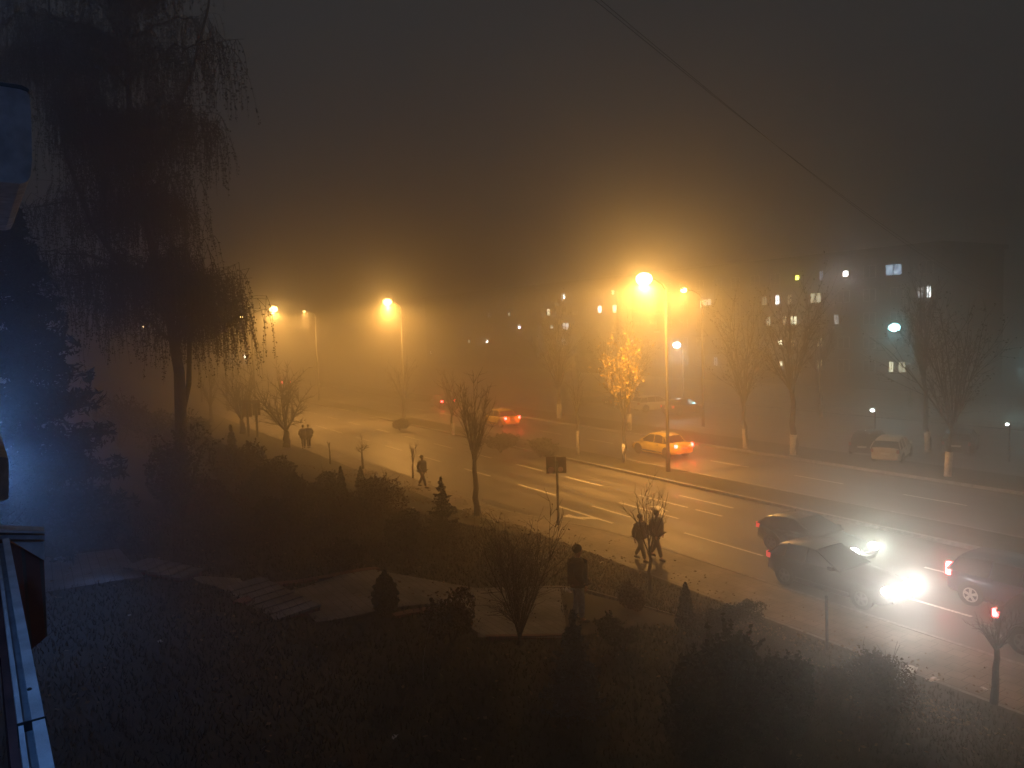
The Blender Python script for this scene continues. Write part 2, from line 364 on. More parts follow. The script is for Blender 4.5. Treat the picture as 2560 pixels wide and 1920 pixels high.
# ================================================================== PLANTS
def limb(mb, p, d, L, r0, r1, rng, n=5, wob=.12, grav=0.0, sides=5):
    pts = [Vector(p)]; d = Vector(d).normalized()
    for i in range(n):
        d = (d + Vector([rng.uniform(-wob, wob) for _ in range(3)]) + Vector((0, 0, grav))).normalized()
        pts.append(pts[-1]+d*(L/n))
    mb.tube(pts, [r0+(r1-r0)*i/n for i in range(n+1)], sides, cap=False); return pts, d
def bare_tree(px, py, top, label, seed, trunk_h=.35, spread=.5, rpx=None, n1=7, n2=6, name="bare_tree", cat="tree", group=None, lime=0, fan=.6, lean=(0, 0), m=M_BARK, p=None, H=None, twigs=5, r=None, leaves=0, leafm=None, leafs=.04):
    rng = random.Random(seed)
    p = p or PG(px, py); H = H or (py-top)/pxm(p); r = r or (rpx/2/pxm(p) if rpx else H*.014)
    t = thing(name, label, cat, p, 0, group); tr = MB(); cr = MB(); ends = []
    top_p = Vector((lean[0]*H*trunk_h, lean[1]*H*trunk_h, H*trunk_h))
    k = 6; pts = [top_p*(i/k)+Vector((rng.uniform(-.01, .01)*H, rng.uniform(-.01, .01)*H, 0))*(i > 0) for i in range(k+1)]; pts[0].z = -.1
    tr.tube(pts, [r*(1.25-.5*i/k) for i in range(k+1)], 8)
    for a in range(n1):
        an = 2*math.pi*(a+rng.random()*.7)/n1; fl = fan*rng.uniform(.35, 1.1) if a else .08
        d = Vector((math.cos(an)*fl, math.sin(an)*fl, 1)); L = H*(1-trunk_h)*rng.uniform(.62, 1.0)/math.sqrt(1+fl*fl)
        st = pts[-1] if rng.random() < .6 else pts[-2].lerp(pts[-1], rng.random())
        ps, _ = limb(tr, st, d, L, r*.42, r*.07, rng, 6, .10, .03)
        for b in range(n2):
            q = ps[rng.randint(1, 5)]; dd = (ps[-1]-ps[0]).normalized()+Vector([rng.uniform(-.8, .8)*spread*1.4 for _ in range(3)])+Vector((0, 0, .2))
            p2, _ = limb(cr, q, dd, L*rng.uniform(.25, .55), r*.14, r*.04, rng, 4, .15, .03, 4)
            for c in range(twigs):
                q2 = p2[rng.randint(1, 4)]; d2 = (p2[-1]-p2[0]).normalized()+Vector([rng.uniform(-.8, .8) for _ in range(3)])
                p3, _ = limb(cr, q2, d2, L*rng.uniform(.1, .25), r*.07+.002, .002, rng, 3, .15, .02, 3); ends += p3[1:]
    tr.build("trunk", m, t, True); cr.build("crown", m, t)
    if lime:
        lb = MB(); lb.tube([pts[0]*(1-u)+pts[0].lerp(top_p, min(1, lime/(H*trunk_h)))*u for u in (0, .5, 1)], [r*1.25+.012]*3, 10); lb.build("limewash_band", M_LIME, t, True)
    if leaves:
        idx = [rng.randrange(len(ends)) for _ in range(leaves)]
        pos = [tuple(ends[i]+Vector([rng.gauss(0, .07) for _ in range(3)])) for i in idx]
        obj("leaves", cards(pos, leafs), leafm, t)
    return t
def blob_pts(n, rx, ry, rz, rng, lumps=9, shell=.55):
    """points in an uneven crown: several overlapping lobes, denser towards their skins"""
    cs = [(rng.uniform(-.5, .5)*rx, rng.uniform(-.5, .5)*ry, rng.uniform(.25, .75)*rz*1.0, rng.uniform(.35, .62)) for _ in range(lumps)]
    out = []
    for i in range(n):
        c = cs[rng.randrange(lumps)]; d = Vector([rng.gauss(0, 1) for _ in range(3)]).normalized()*(shell+(1-shell)*rng.random()**.5)
        z = c[2]+d.z*c[3]*rz*.6
        out.append((c[0]+d.x*c[3]*rx, c[1]+d.y*c[3]*ry, max(z, .03)))
    for i in range(n//55):      # loose sprigs sticking out of the skin
        c = cs[rng.randrange(lumps)]; d = Vector([rng.gauss(0, 1), rng.gauss(0, 1), abs(rng.gauss(.3, 1))]).normalized(); ln = rng.uniform(.15, .5)
        for j in range(9):
            k = .95+ln*j/8; out.append((c[0]+d.x*c[3]*rx*k+rng.gauss(0, .012), c[1]+d.y*c[3]*ry*k+rng.gauss(0, .012), max(.03, c[2]+d.z*c[3]*rz*.6*k)+rng.gauss(0, .015)))
    return out
def bush(px, py, top, wpx, label, seed, n=2600, leaf=.035, m=M_LEAFD, name="round_shrub", cat="shrub", group=None, stems=7, stemm=M_BARK, lumps=9, p=None, shell=.55, stick=0):
    rng = random.Random(seed); p = p or PG(px, py); k = pxm(p); H = (py-top)/k; rx = wpx/2/k
    t = thing(name, label, cat, p, rng.uniform(0, 6), group)
    pts = blob_pts(n, rx, rx*.9, H*.98, rng, lumps, shell)
    obj("foliage", cards(pts, leaf), m, t)
    st = MB()
    for i in range(stems):
        an = rng.uniform(0, 6.28); fl = rng.uniform(.1, .8)
        ps, _ = limb(st, (0, 0, -.05), (math.cos(an)*fl*rx/H*1.4, math.sin(an)*fl*rx/H*1.4, 1), H*rng.uniform(.7, .95), .012+.008*H, .004, rng, 5, .12)
        for j in range(stick):
            limb(st, ps[rng.randint(1, 5)], Vector([rng.uniform(-.7, .7), rng.uniform(-.7, .7), rng.uniform(.2, 1)]), H*rng.uniform(.2, .4), .006, .003, rng, 4, .15, 0, 3)
    st.build("stems", stemm, t); return t
def cone_pts(n, rx, H, rng, power=1.0, base=.03):
    out = []
    for i in range(n):
        u = rng.random()**1.5 if power < 2 else rng.random()
        z = base*H+u*(1-base)*H
        prof = (1-u)**.8*(min(1, (u+.10)*4)) if power != 3 else math.sin(math.pi*min(1, u*.92+.12))**.7
        rr = rx*prof*(.55+.45*rng.random()**.5)*(1+.12*math.sin(u*40+rng.random()))
        a = rng.uniform(0, 6.283); out.append((rr*math.cos(a), rr*math.sin(a), z))
    return out
def thuja(px, py, top, wpx, label, seed, shape=1.0, m=M_NEEDLE, n=2600, leaf=.04, name="conical_thuja", group=None):
    rng = random.Random(seed); p = PG(px, py); k = pxm(p); H = (py-top)/k; rx = wpx/2/k
    t = thing(name, label, "conifer", p, rng.uniform(0, 6), group)
    obj("foliage", cards(cone_pts(n, rx, H, rng, shape), leaf, up=-.6), m, t)
    MB().tube([(0, 0, -.1), (0, 0, H*.92)], [.03*H**.5+.01, .006], 6).build("trunk", M_BARK, t); return t
def spruce(px, py, top, wpx, label, seed, tiers=13, m=M_NEEDLE, p=None, H=None, rx=None, dens=1.0, sz=.05, name="spruce_tree", group=None, droop=.25, per=9):
    rng = random.Random(seed); p = p or PG(px, py); k = pxm(p); H = H or (py-top)/k; rx = rx or wpx/2/k
    t = thing(name, label, "conifer", p, rng.uniform(0, 6), group); tr = MB().tube([(0, 0, -.1), (0, 0, H*.5), (0, 0, H)], [.022*H, .014*H, .004*H], 7)
    pos = []
    for i in range(tiers):
        u = (i+.4)/tiers; z = H*(.06+.9*u+rng.uniform(-.3, .3)/tiers); L = rx*(1-u)**.85+.04*rx
        for b in range(per):
            a = 2*math.pi*(b+rng.random()*.8)/per; Lb = L*rng.uniform(.75, 1.12)
            ps = []; zj = rng.uniform(-.5, .5)*H/tiers; dj = droop*rng.uniform(.4, 1.7)
            for s in range(7):
                w = s/6; ps.append(Vector((math.cos(a)*Lb*w, math.sin(a)*Lb*w, z+zj-dj*Lb*w+.28*Lb*w*w)))
            tr.tube(ps, [.006*H**.5*(1-.7*s/6)+.003 for s in range(7)], 3, cap=False)
            cnt = int(26*dens*(Lb/rx+.25))
            for c in range(cnt):
                w = rng.random()**.75; j = min(5, int(w*6)); q = ps[j].lerp(ps[j+1], w*6-j)
                side = rng.uniform(-1, 1)*Lb*.24*(1.1-w); q = q+Vector((-math.sin(a)*side, math.cos(a)*side, rng.uniform(-.08, .03)*rx))
                pos.append(tuple(q))
    for c in range(int(60*dens)): pos.append((rng.gauss(0, .02)*rx, rng.gauss(0, .02)*rx, H*rng.uniform(.88, 1.0)))
    tr.build("trunk", M_BARK, t); obj("needles", cards(pos, sz, aspect=.3), m, t); return t

# large weeping birch at the left
def weeping_birch():
    rng = random.Random(11); p = PG(455, 1250); d0 = depth(p)
    t = thing("weeping_birch", "tall weeping birch with hanging thin branches beside the dark spruce", "tree", p)
    tr = MB(); cr = MB(); lp = []
    toc = lambda x, y, dd=0: CAM+ray(x, y)*(d0+dd)-p      # a point of the tree in its own frame
    main = [Vector((0, 0, -.2)), toc(452, 1050), toc(448, 930), toc(425, 800), toc(385, 640), toc(350, 470), toc(325, 300), toc(315, 100), toc(320, -120), toc(335, -330)]
    tr.tube(main, [.25, .22, .20, .17, .15, .13, .12, .10, .08, .04], 9)
    tr.tube([main[1], toc(472, 960, .4), toc(474, 850, .5), toc(500, 740, .5), toc(520, 690, .6)], [.12, .10, .09, .06, .03], 7)
    tr.tube([main[3], toc(330, 700, -.8), toc(230, 560, -1.4), toc(170, 400, -1.6), toc(130, 200, -1.2), toc(120, -50, -1)], [.12, .10, .09, .08, .06, .03], 7)
    tr.tube([main[5], toc(420, 330, 1), toc(480, 180, 1.3), toc(520, 20, 1.2), toc(540, -140, 1)], [.10, .08, .07, .05, .02], 7)
    tips = [(3, (590, 735), 1), (3, (575, 760), -1), (4, (600, 800), .5), (4, (560, 705), -.8), (4, (500, 700), 1.4), (5, (480, 560), 1.5), (4, (300, 640), -1), (3, (240, 760), 1), (4, (180, 700), -1.5), (3, (545, 690), 0), (4, (470, 660), -.6), (4, (520, 720), .9),
            (5, (200, 560), .5), (5, (140, 480), 2), (6, (180, 330), 1), (5, (250, 420), -2), (6, (120, 250), .2), (4, (90, 640), 0), (4, (120, 720), 1), (5, (60, 520), 1),
            (4, (430, 620), -2.2), (5, (360, 520), 3), (6, (300, 380), 3), (4, (330, 730), 2.6), (5, (450, 440), .3), (6, (440, 330), -1), (5, (420, 520), .6)]
    rt = random.Random(5)
    for i in range(44):
        y = rt.uniform(-380, 330); k = 9 if y < -180 else 8 if y < 0 else 7 if y < 200 else 6
        xm = 560 if y < 260 else 480
        tips.append((k, (rt.uniform(-40, xm+110*rt.random()), y), rt.uniform(-2.5, 2.5)))
    for k, (x, y), dy in tips:
        a = main[k].lerp(main[k-1], rng.random()*.6); b = toc(x, y, dy*1.6); L = (b-a).length
        up = a.lerp(b, .5)+Vector((0, 0, L*.20)); ps = []
        for i in range(9):
            s = i/8; q = a*(1-s)**2+up*2*s*(1-s)+b*s*s; q = q+Vector([rng.uniform(-.04, .04)*L for _ in range(3)])*(0 < i < 8); ps.append(q)
        tr.tube(ps, [.07*(1-s/8)+.012 for s in range(9)], 5, cap=False)
        for s in range(2, 9):
            for w in range(4 if s < 8 else 7):
                q = ps[s].lerp(ps[s-1], rng.random()); out = Vector((rng.uniform(-1, 1), rng.uniform(-1, 1), .35)).normalized()
                M = rng.uniform(.5, 1.5); side, _ = limb(cr, q, out, M, .013, .006, rng, 4, .2, -.12, 3)
                for h in range(4):
                    q2 = side[rng.randint(1, 4)]; Lh = rng.uniform(.7, 2.3)*(1.25 if s > 6 else 1)
                    pts = [q2]; dr = Vector((rng.uniform(-.6, .6), rng.uniform(-.6, .6), -.2)); 
                    for i in range(7):
                        dr = (dr+Vector((rng.uniform(-.12, .12), rng.uniform(-.12, .12), -.55))).normalized(); pts.append(pts[-1]+dr*Lh/7)
                    cr.tube(pts, [.008*(1-i/9)+.002 for i in range(8)], 3, cap=False)
                    for g in range(int(Lh*11)):
                        j = rng.randint(1, 6); lp.append(tuple(pts[j].lerp(pts[j+1], rng.random())+Vector([rng.gauss(0, .035) for _ in range(3)])))
    tr.build("trunk", M_BARKG, t, True); cr.build("crown", M_BARK, t); obj("leaves", cards(lp, .042), M_BIRCHL, t)
weeping_birch()
# dark spruce in front of it, its boughs reaching into the picture
_p = PG(95, 1390)
spruce(0, 0, 0, 0, "broad dark blue-lit spruce at the left edge below the birch", 21, tiers=24, p=_p, H=(1390-500)/pxm(_p), rx=250/pxm(_p), dens=3.4, sz=.12, droop=.32, per=12, name="large_spruce")

bare_tree(1193, 1291, 985, "slim bare street tree with upright twigs beside the spruce and sidewalk", 31, .45, .4, 14, 11, 8, fan=.24, twigs=7, lean=(-.03, 0), name="street_tree", group="bare trees along the sidewalk")
bare_tree(1625, 1480, 1195, "bare vase-shaped tree in front of the couple on the sidewalk", 32, .36, .5, 9, 9, 4, fan=.55, name="street_tree", group="bare trees along the sidewalk")
bare_tree(717, 1118, 925, "forked bare tree with a wide crown beside the distant walkers", 33, .22, .9, 17, 8, 11, fan=1.0, twigs=9, name="street_tree", group="bare trees along the sidewalk")
bare_tree(907, 1172, 1090, "tiny umbrella-shaped bare sapling on a thin trunk", 34, .55, .9, 6, 8, 5, fan=1.5, name="sapling", group="bare trees along the sidewalk")
bare_tree(606, 1085, 905, "bushy bare tree rising behind the left roadside board", 35, .2, .8, 13, 9, 10, fan=.7, twigs=7, name="street_tree", group="bare trees along the sidewalk")
bare_tree(528, 1055, 930, "thin leaning bare tree right of the birch trunk", 36, .3, .6, 9, 7, 7, fan=.35, name="street_tree", group="bare trees along the sidewalk")
bare_tree(2483, 1762, 1480, "bare street tree with spreading low branches at the right edge", 37, .52, .8, 17, 8, 6, fan=1.2, lean=(.05, 0), name="street_tree", group="bare trees along the sidewalk")
bare_tree(1033, 1195, 1110, "wispy leafless sapling left of the lone walker", 38, .45, .5, 5, 6, 5, fan=.3, name="sapling", group="bare trees along the sidewalk")
bare_tree(826, 1160, 1100, "short leafless sapling between the walkers and the umbrella-shaped one", 39, .6, .3, 4, 4, 3, fan=.2, name="sapling", group="bare trees along the sidewalk")
bare_tree(1300, 1615, 1310, "multi-stemmed bare shrub beside the path left of the man in jeans", 40, .06, .6, 13, 14, 10, fan=.38, name="bare_shrub", cat="shrub", twigs=6, leaves=900, leafm=M_DRYL, leafs=.022)
bare_tree(1935, 1745, 1640, "low twiggy shrub by the sidewalk edge under the thin post", 41, .05, .9, 10, 10, 8, fan=1.0, name="bare_shrub", cat="shrub", leaves=1200, leafm=M_DRYL, leafs=.02)
spruce(1108, 1352, 1190, 112, "small pointed spruce standing by the lone walker", 51, tiers=11, dens=2.2, sz=.045)
spruce(1438, 1790, 1520, 175, "bluish spruce growing in front of the man in jeans", 52, tiers=14, dens=4.5, sz=.04, m=M_BLUEN, name="blue_spruce")
spruce(582, 1165, 1062, 46, "narrow dark conifer below the left roadside board", 53, tiers=9, dens=1.4, sz=.09)
thuja(855, 1260, 1165, 40, "narrow cone conifer left of the leafy shrub row", 54)
thuja(903, 1225, 1166, 34, "smaller cone conifer under the umbrella-shaped sapling", 55)
thuja(965, 1540, 1425, 62, "egg-shaped dark thuja standing on the plaza edge", 56, shape=3, n=4200, name="oval_thuja")
thuja(1715, 1580, 1455, 58, "pointed cone thuja left of the spreading juniper", 57, n=3600)
bush(1228, 1402, 1338, 42, "small round clipped shrub alone on the lawn", 61, 1800, .03, lumps=3, name="clipped_shrub")
bush(1570, 1525, 1450, 100, "low round shrub right of the man, under the vase-shaped tree", 62, 3200, .032, m=M_DRYL, lumps=4, name="clipped_shrub")
bush(1555, 1625, 1545, 125, "dark round shrub at the near side of the path", 63, 4200, .034, lumps=5, name="clipped_shrub")
bush(745, 1290, 1185, 110, "dark rounded shrub left of the cone conifers", 64, 3600, .05, lumps=6)
bush(950, 1290, 1185, 170, "wide loose shrub with twiggy top right of the cone conifers", 65, 4200, .045, m=M_DRYL, lumps=8, stick=5, stems=12)
bush(1010, 1345, 1265, 90, "dark low shrub touching the small pointed spruce", 66, 2600, .045, lumps=5)
bush(665, 1255, 1165, 130, "dark shrub mass under the forked bare tree", 67, 3400, .055, lumps=7)
bush(480, 1100, 1030, 110, "dark rounded shrub at the foot of the birch", 68, 2600, .07, lumps=6)
bush(370, 1105, 1010, 130, "large dark shrub left of the birch trunk", 69, 3000, .08, lumps=7)
bush(560, 1200, 1110, 120, "shadowy shrub below the narrow conifer", 70, 2600, .07, lumps=6)
bush(1130, 1610, 1470, 130, "dark spreading shrub between plaza and bare shrub", 71, 4200, .035, m=M_DRYL, lumps=7, stick=4)
bush(860, 1420, 1340, 120, "dark low shrub behind the plaza", 72, 3000, .04, lumps=6)
bush(1780, 1905, 1575, 300, "big dense evergreen shrub in the near foreground", 73, 13000, .045, lumps=12, stems=14, name="evergreen_shrub")
bush(1950, 1850, 1620, 190, "evergreen shrub joined to the right side of the biggest one", 74, 7500, .042, lumps=8, name="evergreen_shrub")
bush(2190, 1800, 1625, 200, "loose twiggy shrub with brown leaves near the white litter", 75, 5200, .028, m=M_DRYL, lumps=8, stems=16, stick=6, name="brown_shrub")
bush(2080, 1770, 1650, 120, "small brown-leaved shrub behind the thin post", 76, 3000, .028, m=M_DRYL, lumps=6, stems=12, stick=5, name="brown_shrub")
for i, (x, y, tp, w, lab) in enumerate([(455, 1300, 1075, 190, "dark tall shrub hiding the foot of the birch trunk"), (300, 1120, 985, 150, "tall dark shrub farthest left in the shrub belt"), (425, 1150, 1035, 160, "dark shrub of the belt just under the birch trunk"), (530, 1165, 1075, 130, "low belt shrub between birch and left roadside board"),
        (615, 1215, 1110, 140, "belt shrub right below the left roadside board"), (705, 1250, 1140, 130, "belt shrub below the forked bare tree"), (800, 1275, 1175, 130, "belt shrub just left of the narrow cone conifer"),
        (890, 1320, 1235, 130, "low belt shrub in front of the two cone conifers"), (1010, 1365, 1290, 110, "lowest belt shrub beside the pointed spruce foot"), (690, 1330, 1230, 170, "broad shadowy shrub in front of the belt"), (520, 1290, 1190, 180, "broad shadowy shrub above the upper garden steps")]):
    bush(x, y, tp, w, lab, 160+i, 2800, .06, m=M_DRYL if i % 3 == 1 else M_LEAFD, lumps=7, stick=3, group="shrub belt above the sidewalk")
# spreading juniper beside the cone thuja
def juniper():
    rng = random.Random(81); p = PG(1760, 1600); k = pxm(p)
    t = thing("spreading_juniper", "spreading juniper with a flat bough drooping over the sidewalk", "shrub", p); tr = MB(); pos = []
    toc = lambda x, y, dd=0: CAM+ray(x, y)*(depth(p)+dd)-p
    tips = [((1900, 1505), .2), ((1880, 1510), -.2), ((1850, 1515), .5), ((1895, 1530), .1), ((1840, 1530), -.5), ((1815, 1520), .3), ((1790, 1530), .6), ((1780, 1525), -.3), ((1800, 1545), -.7), ((1870, 1500), .5), ((1750, 1540), .5), ((1822, 1512), 0)]
    for (x, y), dd in tips:
        b = toc(x, y, dd); a = Vector((0, 0, 0)); mid = a.lerp(b, .55)+Vector((0, 0, .22)); ps = []
        for i in range(9):
            s = i/8; ps.append(a*(1-s)**2+mid*2*s*(1-s)+b*s*s)
        tr.tube(ps, [.03*(1-s/9)+.004 for s in range(9)], 5)
        for i in range(420):
            s = rng.random()**.7*8; j = min(7, int(s)); q = ps[j].lerp(ps[j+1], s-j)
            side = Vector((rng.gauss(0, .09), rng.gauss(0, .09), rng.gauss(0, .028)-abs(rng.gauss(0, .05))*(s/8)))
            pos.append(tuple(q+side))
        for i in range(110):
            pos.append(tuple(b+Vector((rng.gauss(.02, .06), rng.gauss(0, .06), -abs(rng.gauss(0, .13))))))
    tr.build("branches", M_BARK, t); obj("foliage", cards(pos, .03, aspect=.35), M_NEEDLE, t)
juniper()
# plant stake
_a, _b = PG(1058, 1705), None
_p0 = PG(1058, 1705); kk = pxm(_p0)
st_ = thing("plant_stake", "thin pale bent stake leaning on the dark lawn below the plaza", "stake", _p0)
MB().tube([(0, 0, -.1), Vector((.02, 0, .35)), Vector((.10, .02, .7)), Vector((.27, .05, (1705-1545)/kk))], .008, 6).build("stick", M_KERB, st_)
_p0 = PG(2068, 1625); st_ = thing("thin_post", "thin plain post at the sidewalk edge before the dark hatchback", "post", _p0)
MB().tube([(0, 0, -.1), (-.03, 0, (1625-1490)/pxm(_p0))], .04, 8).build("shaft", M_DARKM, st_); MB().ball((-.03, 0, (1625-1490)/pxm(_p0)), .043, 8, 6).build("cap", M_DARKM, st_)

# trees in the median and beyond
def at(X, Y, Z=0): return Vector((X, Y, Z))
bare_tree(0, 0, 0, "tree still full of glowing yellow leaves under the brightest street lamp", 91, .40, .6, p=at(-35.6, 30.4), H=7.6, r=.09, n1=10, n2=9, twigs=7, lime=1.3, fan=.42, name="yellow_leaved_tree", leaves=1500, leafm=M_YEL, leafs=.07)
bare_tree(0, 0, 0, "slim young median tree with a whitewashed foot left of the yellow tree", 92, .5, .4, p=at(-39.7, 30.0), H=5.5, r=.07, n1=6, n2=5, lime=1.7, fan=.25, name="median_tree", group="whitewashed trees")
bare_tree(0, 0, 0, "dark median tree standing behind the slim bare street tree", 93, .3, .6, p=P(1132, 1085), H=5.2, r=.12, n1=9, n2=7, lime=.9, fan=.5, name="median_tree", group="whitewashed trees")
bare_tree(0, 0, 0, "distant median tree fading in the orange fog", 94, .3, .6, p=P(1010, 1052), H=5.6, r=.12, n1=9, n2=7, fan=.5, name="median_tree", group="whitewashed trees")
for i, (X, Y, H_, r_, lab) in enumerate([(-34.5, 40.0, 9.5, .13, "tall dark tree with a whitewashed trunk left of the thickest one"), (-30.9, 40.2, 10.0, .17, "thick tree with the widest whitewashed trunk across the road"),
        (-21.6, 40.6, 9.5, .14, "tall bare tree at the right edge across the road"), (-26.2, 47, 10.5, .14, "tall bare tree behind the parked white car"),
        (-46.5, 40.3, 8.5, .15, "dark bare tree beyond the median bushes"), (-57, 41, 9, .16, "bare tree far left across the road, half lost in fog"), (-41, 57, 9, .14, "bare tree in front of the apartment block behind the tall lamp")]):
    bare_tree(0, 0, 0, lab, 100+i, (.30, .40, .26, .44, .35, .3, .4)[i], .6, p=at(X, Y), H=H_, r=r_, n1=10, n2=8, lime=1.35 if i != 6 else 0, fan=(.45, .75, .6, .35, .8, .5, .6)[i], lean=((i % 3-1)*.06, 0), twigs=7, name="tall_tree", group="tall trees across the road", leaves=900, leafm=M_DRYL, leafs=.06)
for i, (x, y, tp, w, lab) in enumerate([(1252, 1130, 1082, 105, "higher rounded hedge shrub in the median"), (1352, 1142, 1098, 110, "lower rounded hedge shrub next to the sign in the median"), (1000, 1075, 1050, 60, "faint low shrub far along the median")]):
    bush(x, y, tp, w, lab, 120+i, 3000, .07, lumps=5, name="median_shrub", group="median shrubs", p=P(x, y))

# ================================================================== STREET LAMPS
def street_lamp(X, Yb, Yh, zh, label, power, lens, far=False, cat="street lamp", col=SODIUM, rl=.17, spot=1.0, pt=.25, name="street_lamp", armx=0, group="sodium street lamps", pr=.11):
    t = thing(name, label, cat, (X-armx, Yb, 0), 0, group)
    dy = Yh-Yb; ph = zh-.5
    MB().tube([(0, 0, -.1), (0, 0, .9), (0, 0, .95), (0, 0, ph)], [pr*1.25, pr*1.2, pr*.95, pr*.55], 10).build("pole", M_POLE, t, True)
    arm = [Vector((0, 0, ph-.05)), Vector((armx*.15, dy*.15, ph+.25)), Vector((armx*.5, dy*.5, zh+.02)), Vector((armx*.8, dy*.8, zh+.1))]
    MB().tube(arm, [.05, .045, .04, .035], 8).build("arm", M_POLE, t, True)
    hd = MB(); d = Vector((armx, dy, 0)).normalized() if (abs(dy)+abs(armx)) > .01 else Vector((0, -1, 0)); s = Vector((-d.y, d.x, 0)); c = Vector((armx, dy, zh+.12))
    v = []; 
    for u, w, h in ((-.42, .09, .05), (-.3, .15, .09), (0, .18, .12), (.28, .16, .10), (.4, .08, .05)):
        for k_ in range(8):
            a_ = math.pi*k_/7; v.append(tuple(c+d*u+s*w*math.cos(a_)+Vector((0, 0, h*math.sin(a_)))))
    f = [(i*8+j, (i+1)*8+j, (i+1)*8+j+1, i*8+j+1) for i in range(4) for j in range(7)]+[tuple(range(8)), tuple(range(32, 40))[::-1]]+[(i*8, i*8+7, i*8+15, i*8+8) for i in range(4)]
    hd.add(v, f); hd.build("lamp_head", M_DARKM, t, True)
    MB().ball(tuple(c+Vector((0, 0, -.06))), (rl, rl, rl*.75), 12, 8).build("lens", lens, t, True)
    if power:
        for sx in (-1, 1): light('SPOT', "lamp_light", t, tuple(c+Vector((sx*.05, 0, -.06-rl*.75-.03))), power*spot*.5, col, .12, (sx*.55, -.05, -1), 112, .5)
        if pt: light('SPOT', "lamp_glow", t, tuple(c+Vector((0, 0, -.06-rl*.75-.05))), power*pt*.20, (1, .475, .09) if col is SODIUM else col, .12, (0, 0, -1), 179, .06)
        if pt: light('POINT', "lamp_halo", t, tuple(c+Vector((0, 0, -.06-rl*.75-.05))), power*pt*.08, (1, .475, .09) if col is SODIUM else col, .12)
    return t
PW = 13200
street_lamp(-32.0, 30.3, 29.0, 10.88, "nearest and brightest orange street lamp in the median", PW*1.7, M_SODL, rl=.46, pt=.8, armx=-.3)
street_lamp(-67.4, 30.3, 29.0, 11.08, "second orange median lamp, left of the apartment lights", PW*2.0, M_SODL, rl=.42, pt=.7)
street_lamp(-78, 19.0, 21.3, 10.88, "bright orange lamp on the near sidewalk at the left", PW*.95, M_SODL, rl=.42, pt=1.0)
street_lamp(-44, 46.0, 44.0, 10.9, "orange lamp just right of and behind the brightest one", PW*.8, M_SODL, rl=.26, pt=.5)
street_lamp(-92.8, 30.3, 29.0, 11.0, "small orange median lamp casting a slanted glow", PW*1.4, M_SODL, rl=.18, pt=.1)
street_lamp(-124, 30.3, 29.0, 11.15, "fainter far median lamp left of the slanted glow one", PW*1.2, M_SODF, rl=.1, pt=.1)
for x, y, lab in ((360, 817, "right one of the two tiny far lamps seen through the birch"), (303, 820, "left one of the two tiny far lamps seen through the birch"), (533, 789, "far lamp behind the right tips of the birch"), (602, 791, "far lamp between the birch and the left bright lamp")):
    q = P(x, y, 11.05) if y > 800 else PY(x, y, 21)
    q = PY(x, y, 20.5) if y > 800 else q
    street_lamp(q.x, 19.0, q.y, q.z, lab, 0, M_SODF, rl=.16, far=True)
q = P(2203, 821, 7.3); street_lamp(q.x+1.3, q.y+.4, q.y, 7.3, "blue-green lamp in front of the right apartment block", 2200, M_TEALL, col=(.30, .85, .95), rl=.5, armx=-1.3, pt=.6, name="courtyard_lamp", group="white courtyard lamps", spot=.25)
q = P(1692, 864, 6.0); street_lamp(q.x, q.y+.8, q.y, 6.0, "white courtyard lamp below the orange lamps", 3500, M_WHL, col=(.85, .95, .85), rl=.42, pt=.7, name="courtyard_lamp", group="white courtyard lamps", spot=.2)
q = P(2575, 905, 4.5); street_lamp(q.x, q.y+.8, q.y, 4.5, "blue-green lamp just past the right edge of the view", 2200, M_TEALL, col=(.4, .85, .9), rl=.3, name="courtyard_lamp", group="white courtyard lamps", spot=.3)
q = P(613, 891, 5.0)

street_lamp(3.0, 30.3, 29.0, 10.9, "orange median lamp just beyond the right edge of the view", PW*.7, M_SODL, rl=.3, pt=0)
# small far lamps at entrances
for x, y, z, m_, r_, lab in ((2181, 1026, 2.5, M_WHL, .13, "small bluish-white entrance lamp at the right block's foot"), (2518, 1061, 2.2, M_WHL, .1, "small white lamp near the right edge across the street"), (613, 891, 4, M_WHL, .3, "tiny white lamp seen under the birch tips")):
    q = P(x, y, z) if x > 900 else PD(x, y, 120)
    t = thing("entrance_lamp", lab, "lamp", (q.x, q.y, 0), 0, "small entrance lamps")
    MB().tube([(0, .3, 0), (0, .3, q.z+.1), (0, .05, q.z+.15)], .04, 6).build("pole", M_DARKM, t)
    MB().ball((0, 0, q.z), (r_, r_, r_*.7), 10, 6).build("lens", m_, t, True)

# ================================================================== APARTMENT BLOCKS
ROWS = [2.7, 5.4, 8.15, 10.85, 13.5]
EM = {}
def emat(c, s):
    s *= 3.0; k = (c, s)
    if k not in EM:
        m = EM[k] = mat("lit_window_%d" % len(EM), c, .5, emit=c, estr=s); nt = m.node_tree     # curtains and furniture inside break the light up
        tc = nt.nodes.new("ShaderNodeTexCoord"); mp = nt.nodes.new("ShaderNodeMapping"); mp.inputs["Scale"].default_value = (3.5, 1, 1.2); mp.inputs["Location"].default_value = (len(EM)*3.1, 0, 0)
        nz = nt.nodes.new("ShaderNodeTexNoise"); nz.inputs["Scale"].default_value = 1.6
        mx = nt.nodes.new("ShaderNodeMix"); mx.data_type = 'RGBA'; mr = nt.nodes.new("ShaderNodeMapRange"); mr.inputs[1].default_value = .35; mr.inputs[2].default_value = .65
        nt.links.new(tc.outputs["Object"], mp.inputs[0]); nt.links.new(mp.outputs[0], nz.inputs["Vector"]); nt.links.new(nz.outputs["Fac"], mr.inputs[0]); nt.links.new(mr.outputs[0], mx.inputs[0])
        mx.inputs[6].default_value = (*[q*.3 for q in c], 1); mx.inputs[7].default_value = (*[min(1, q*1.3) for q in c], 1)
        nt.links.new(mx.outputs[2], nt.nodes["Principled BSDF"].inputs["Emission Color"])
    return EM[k]
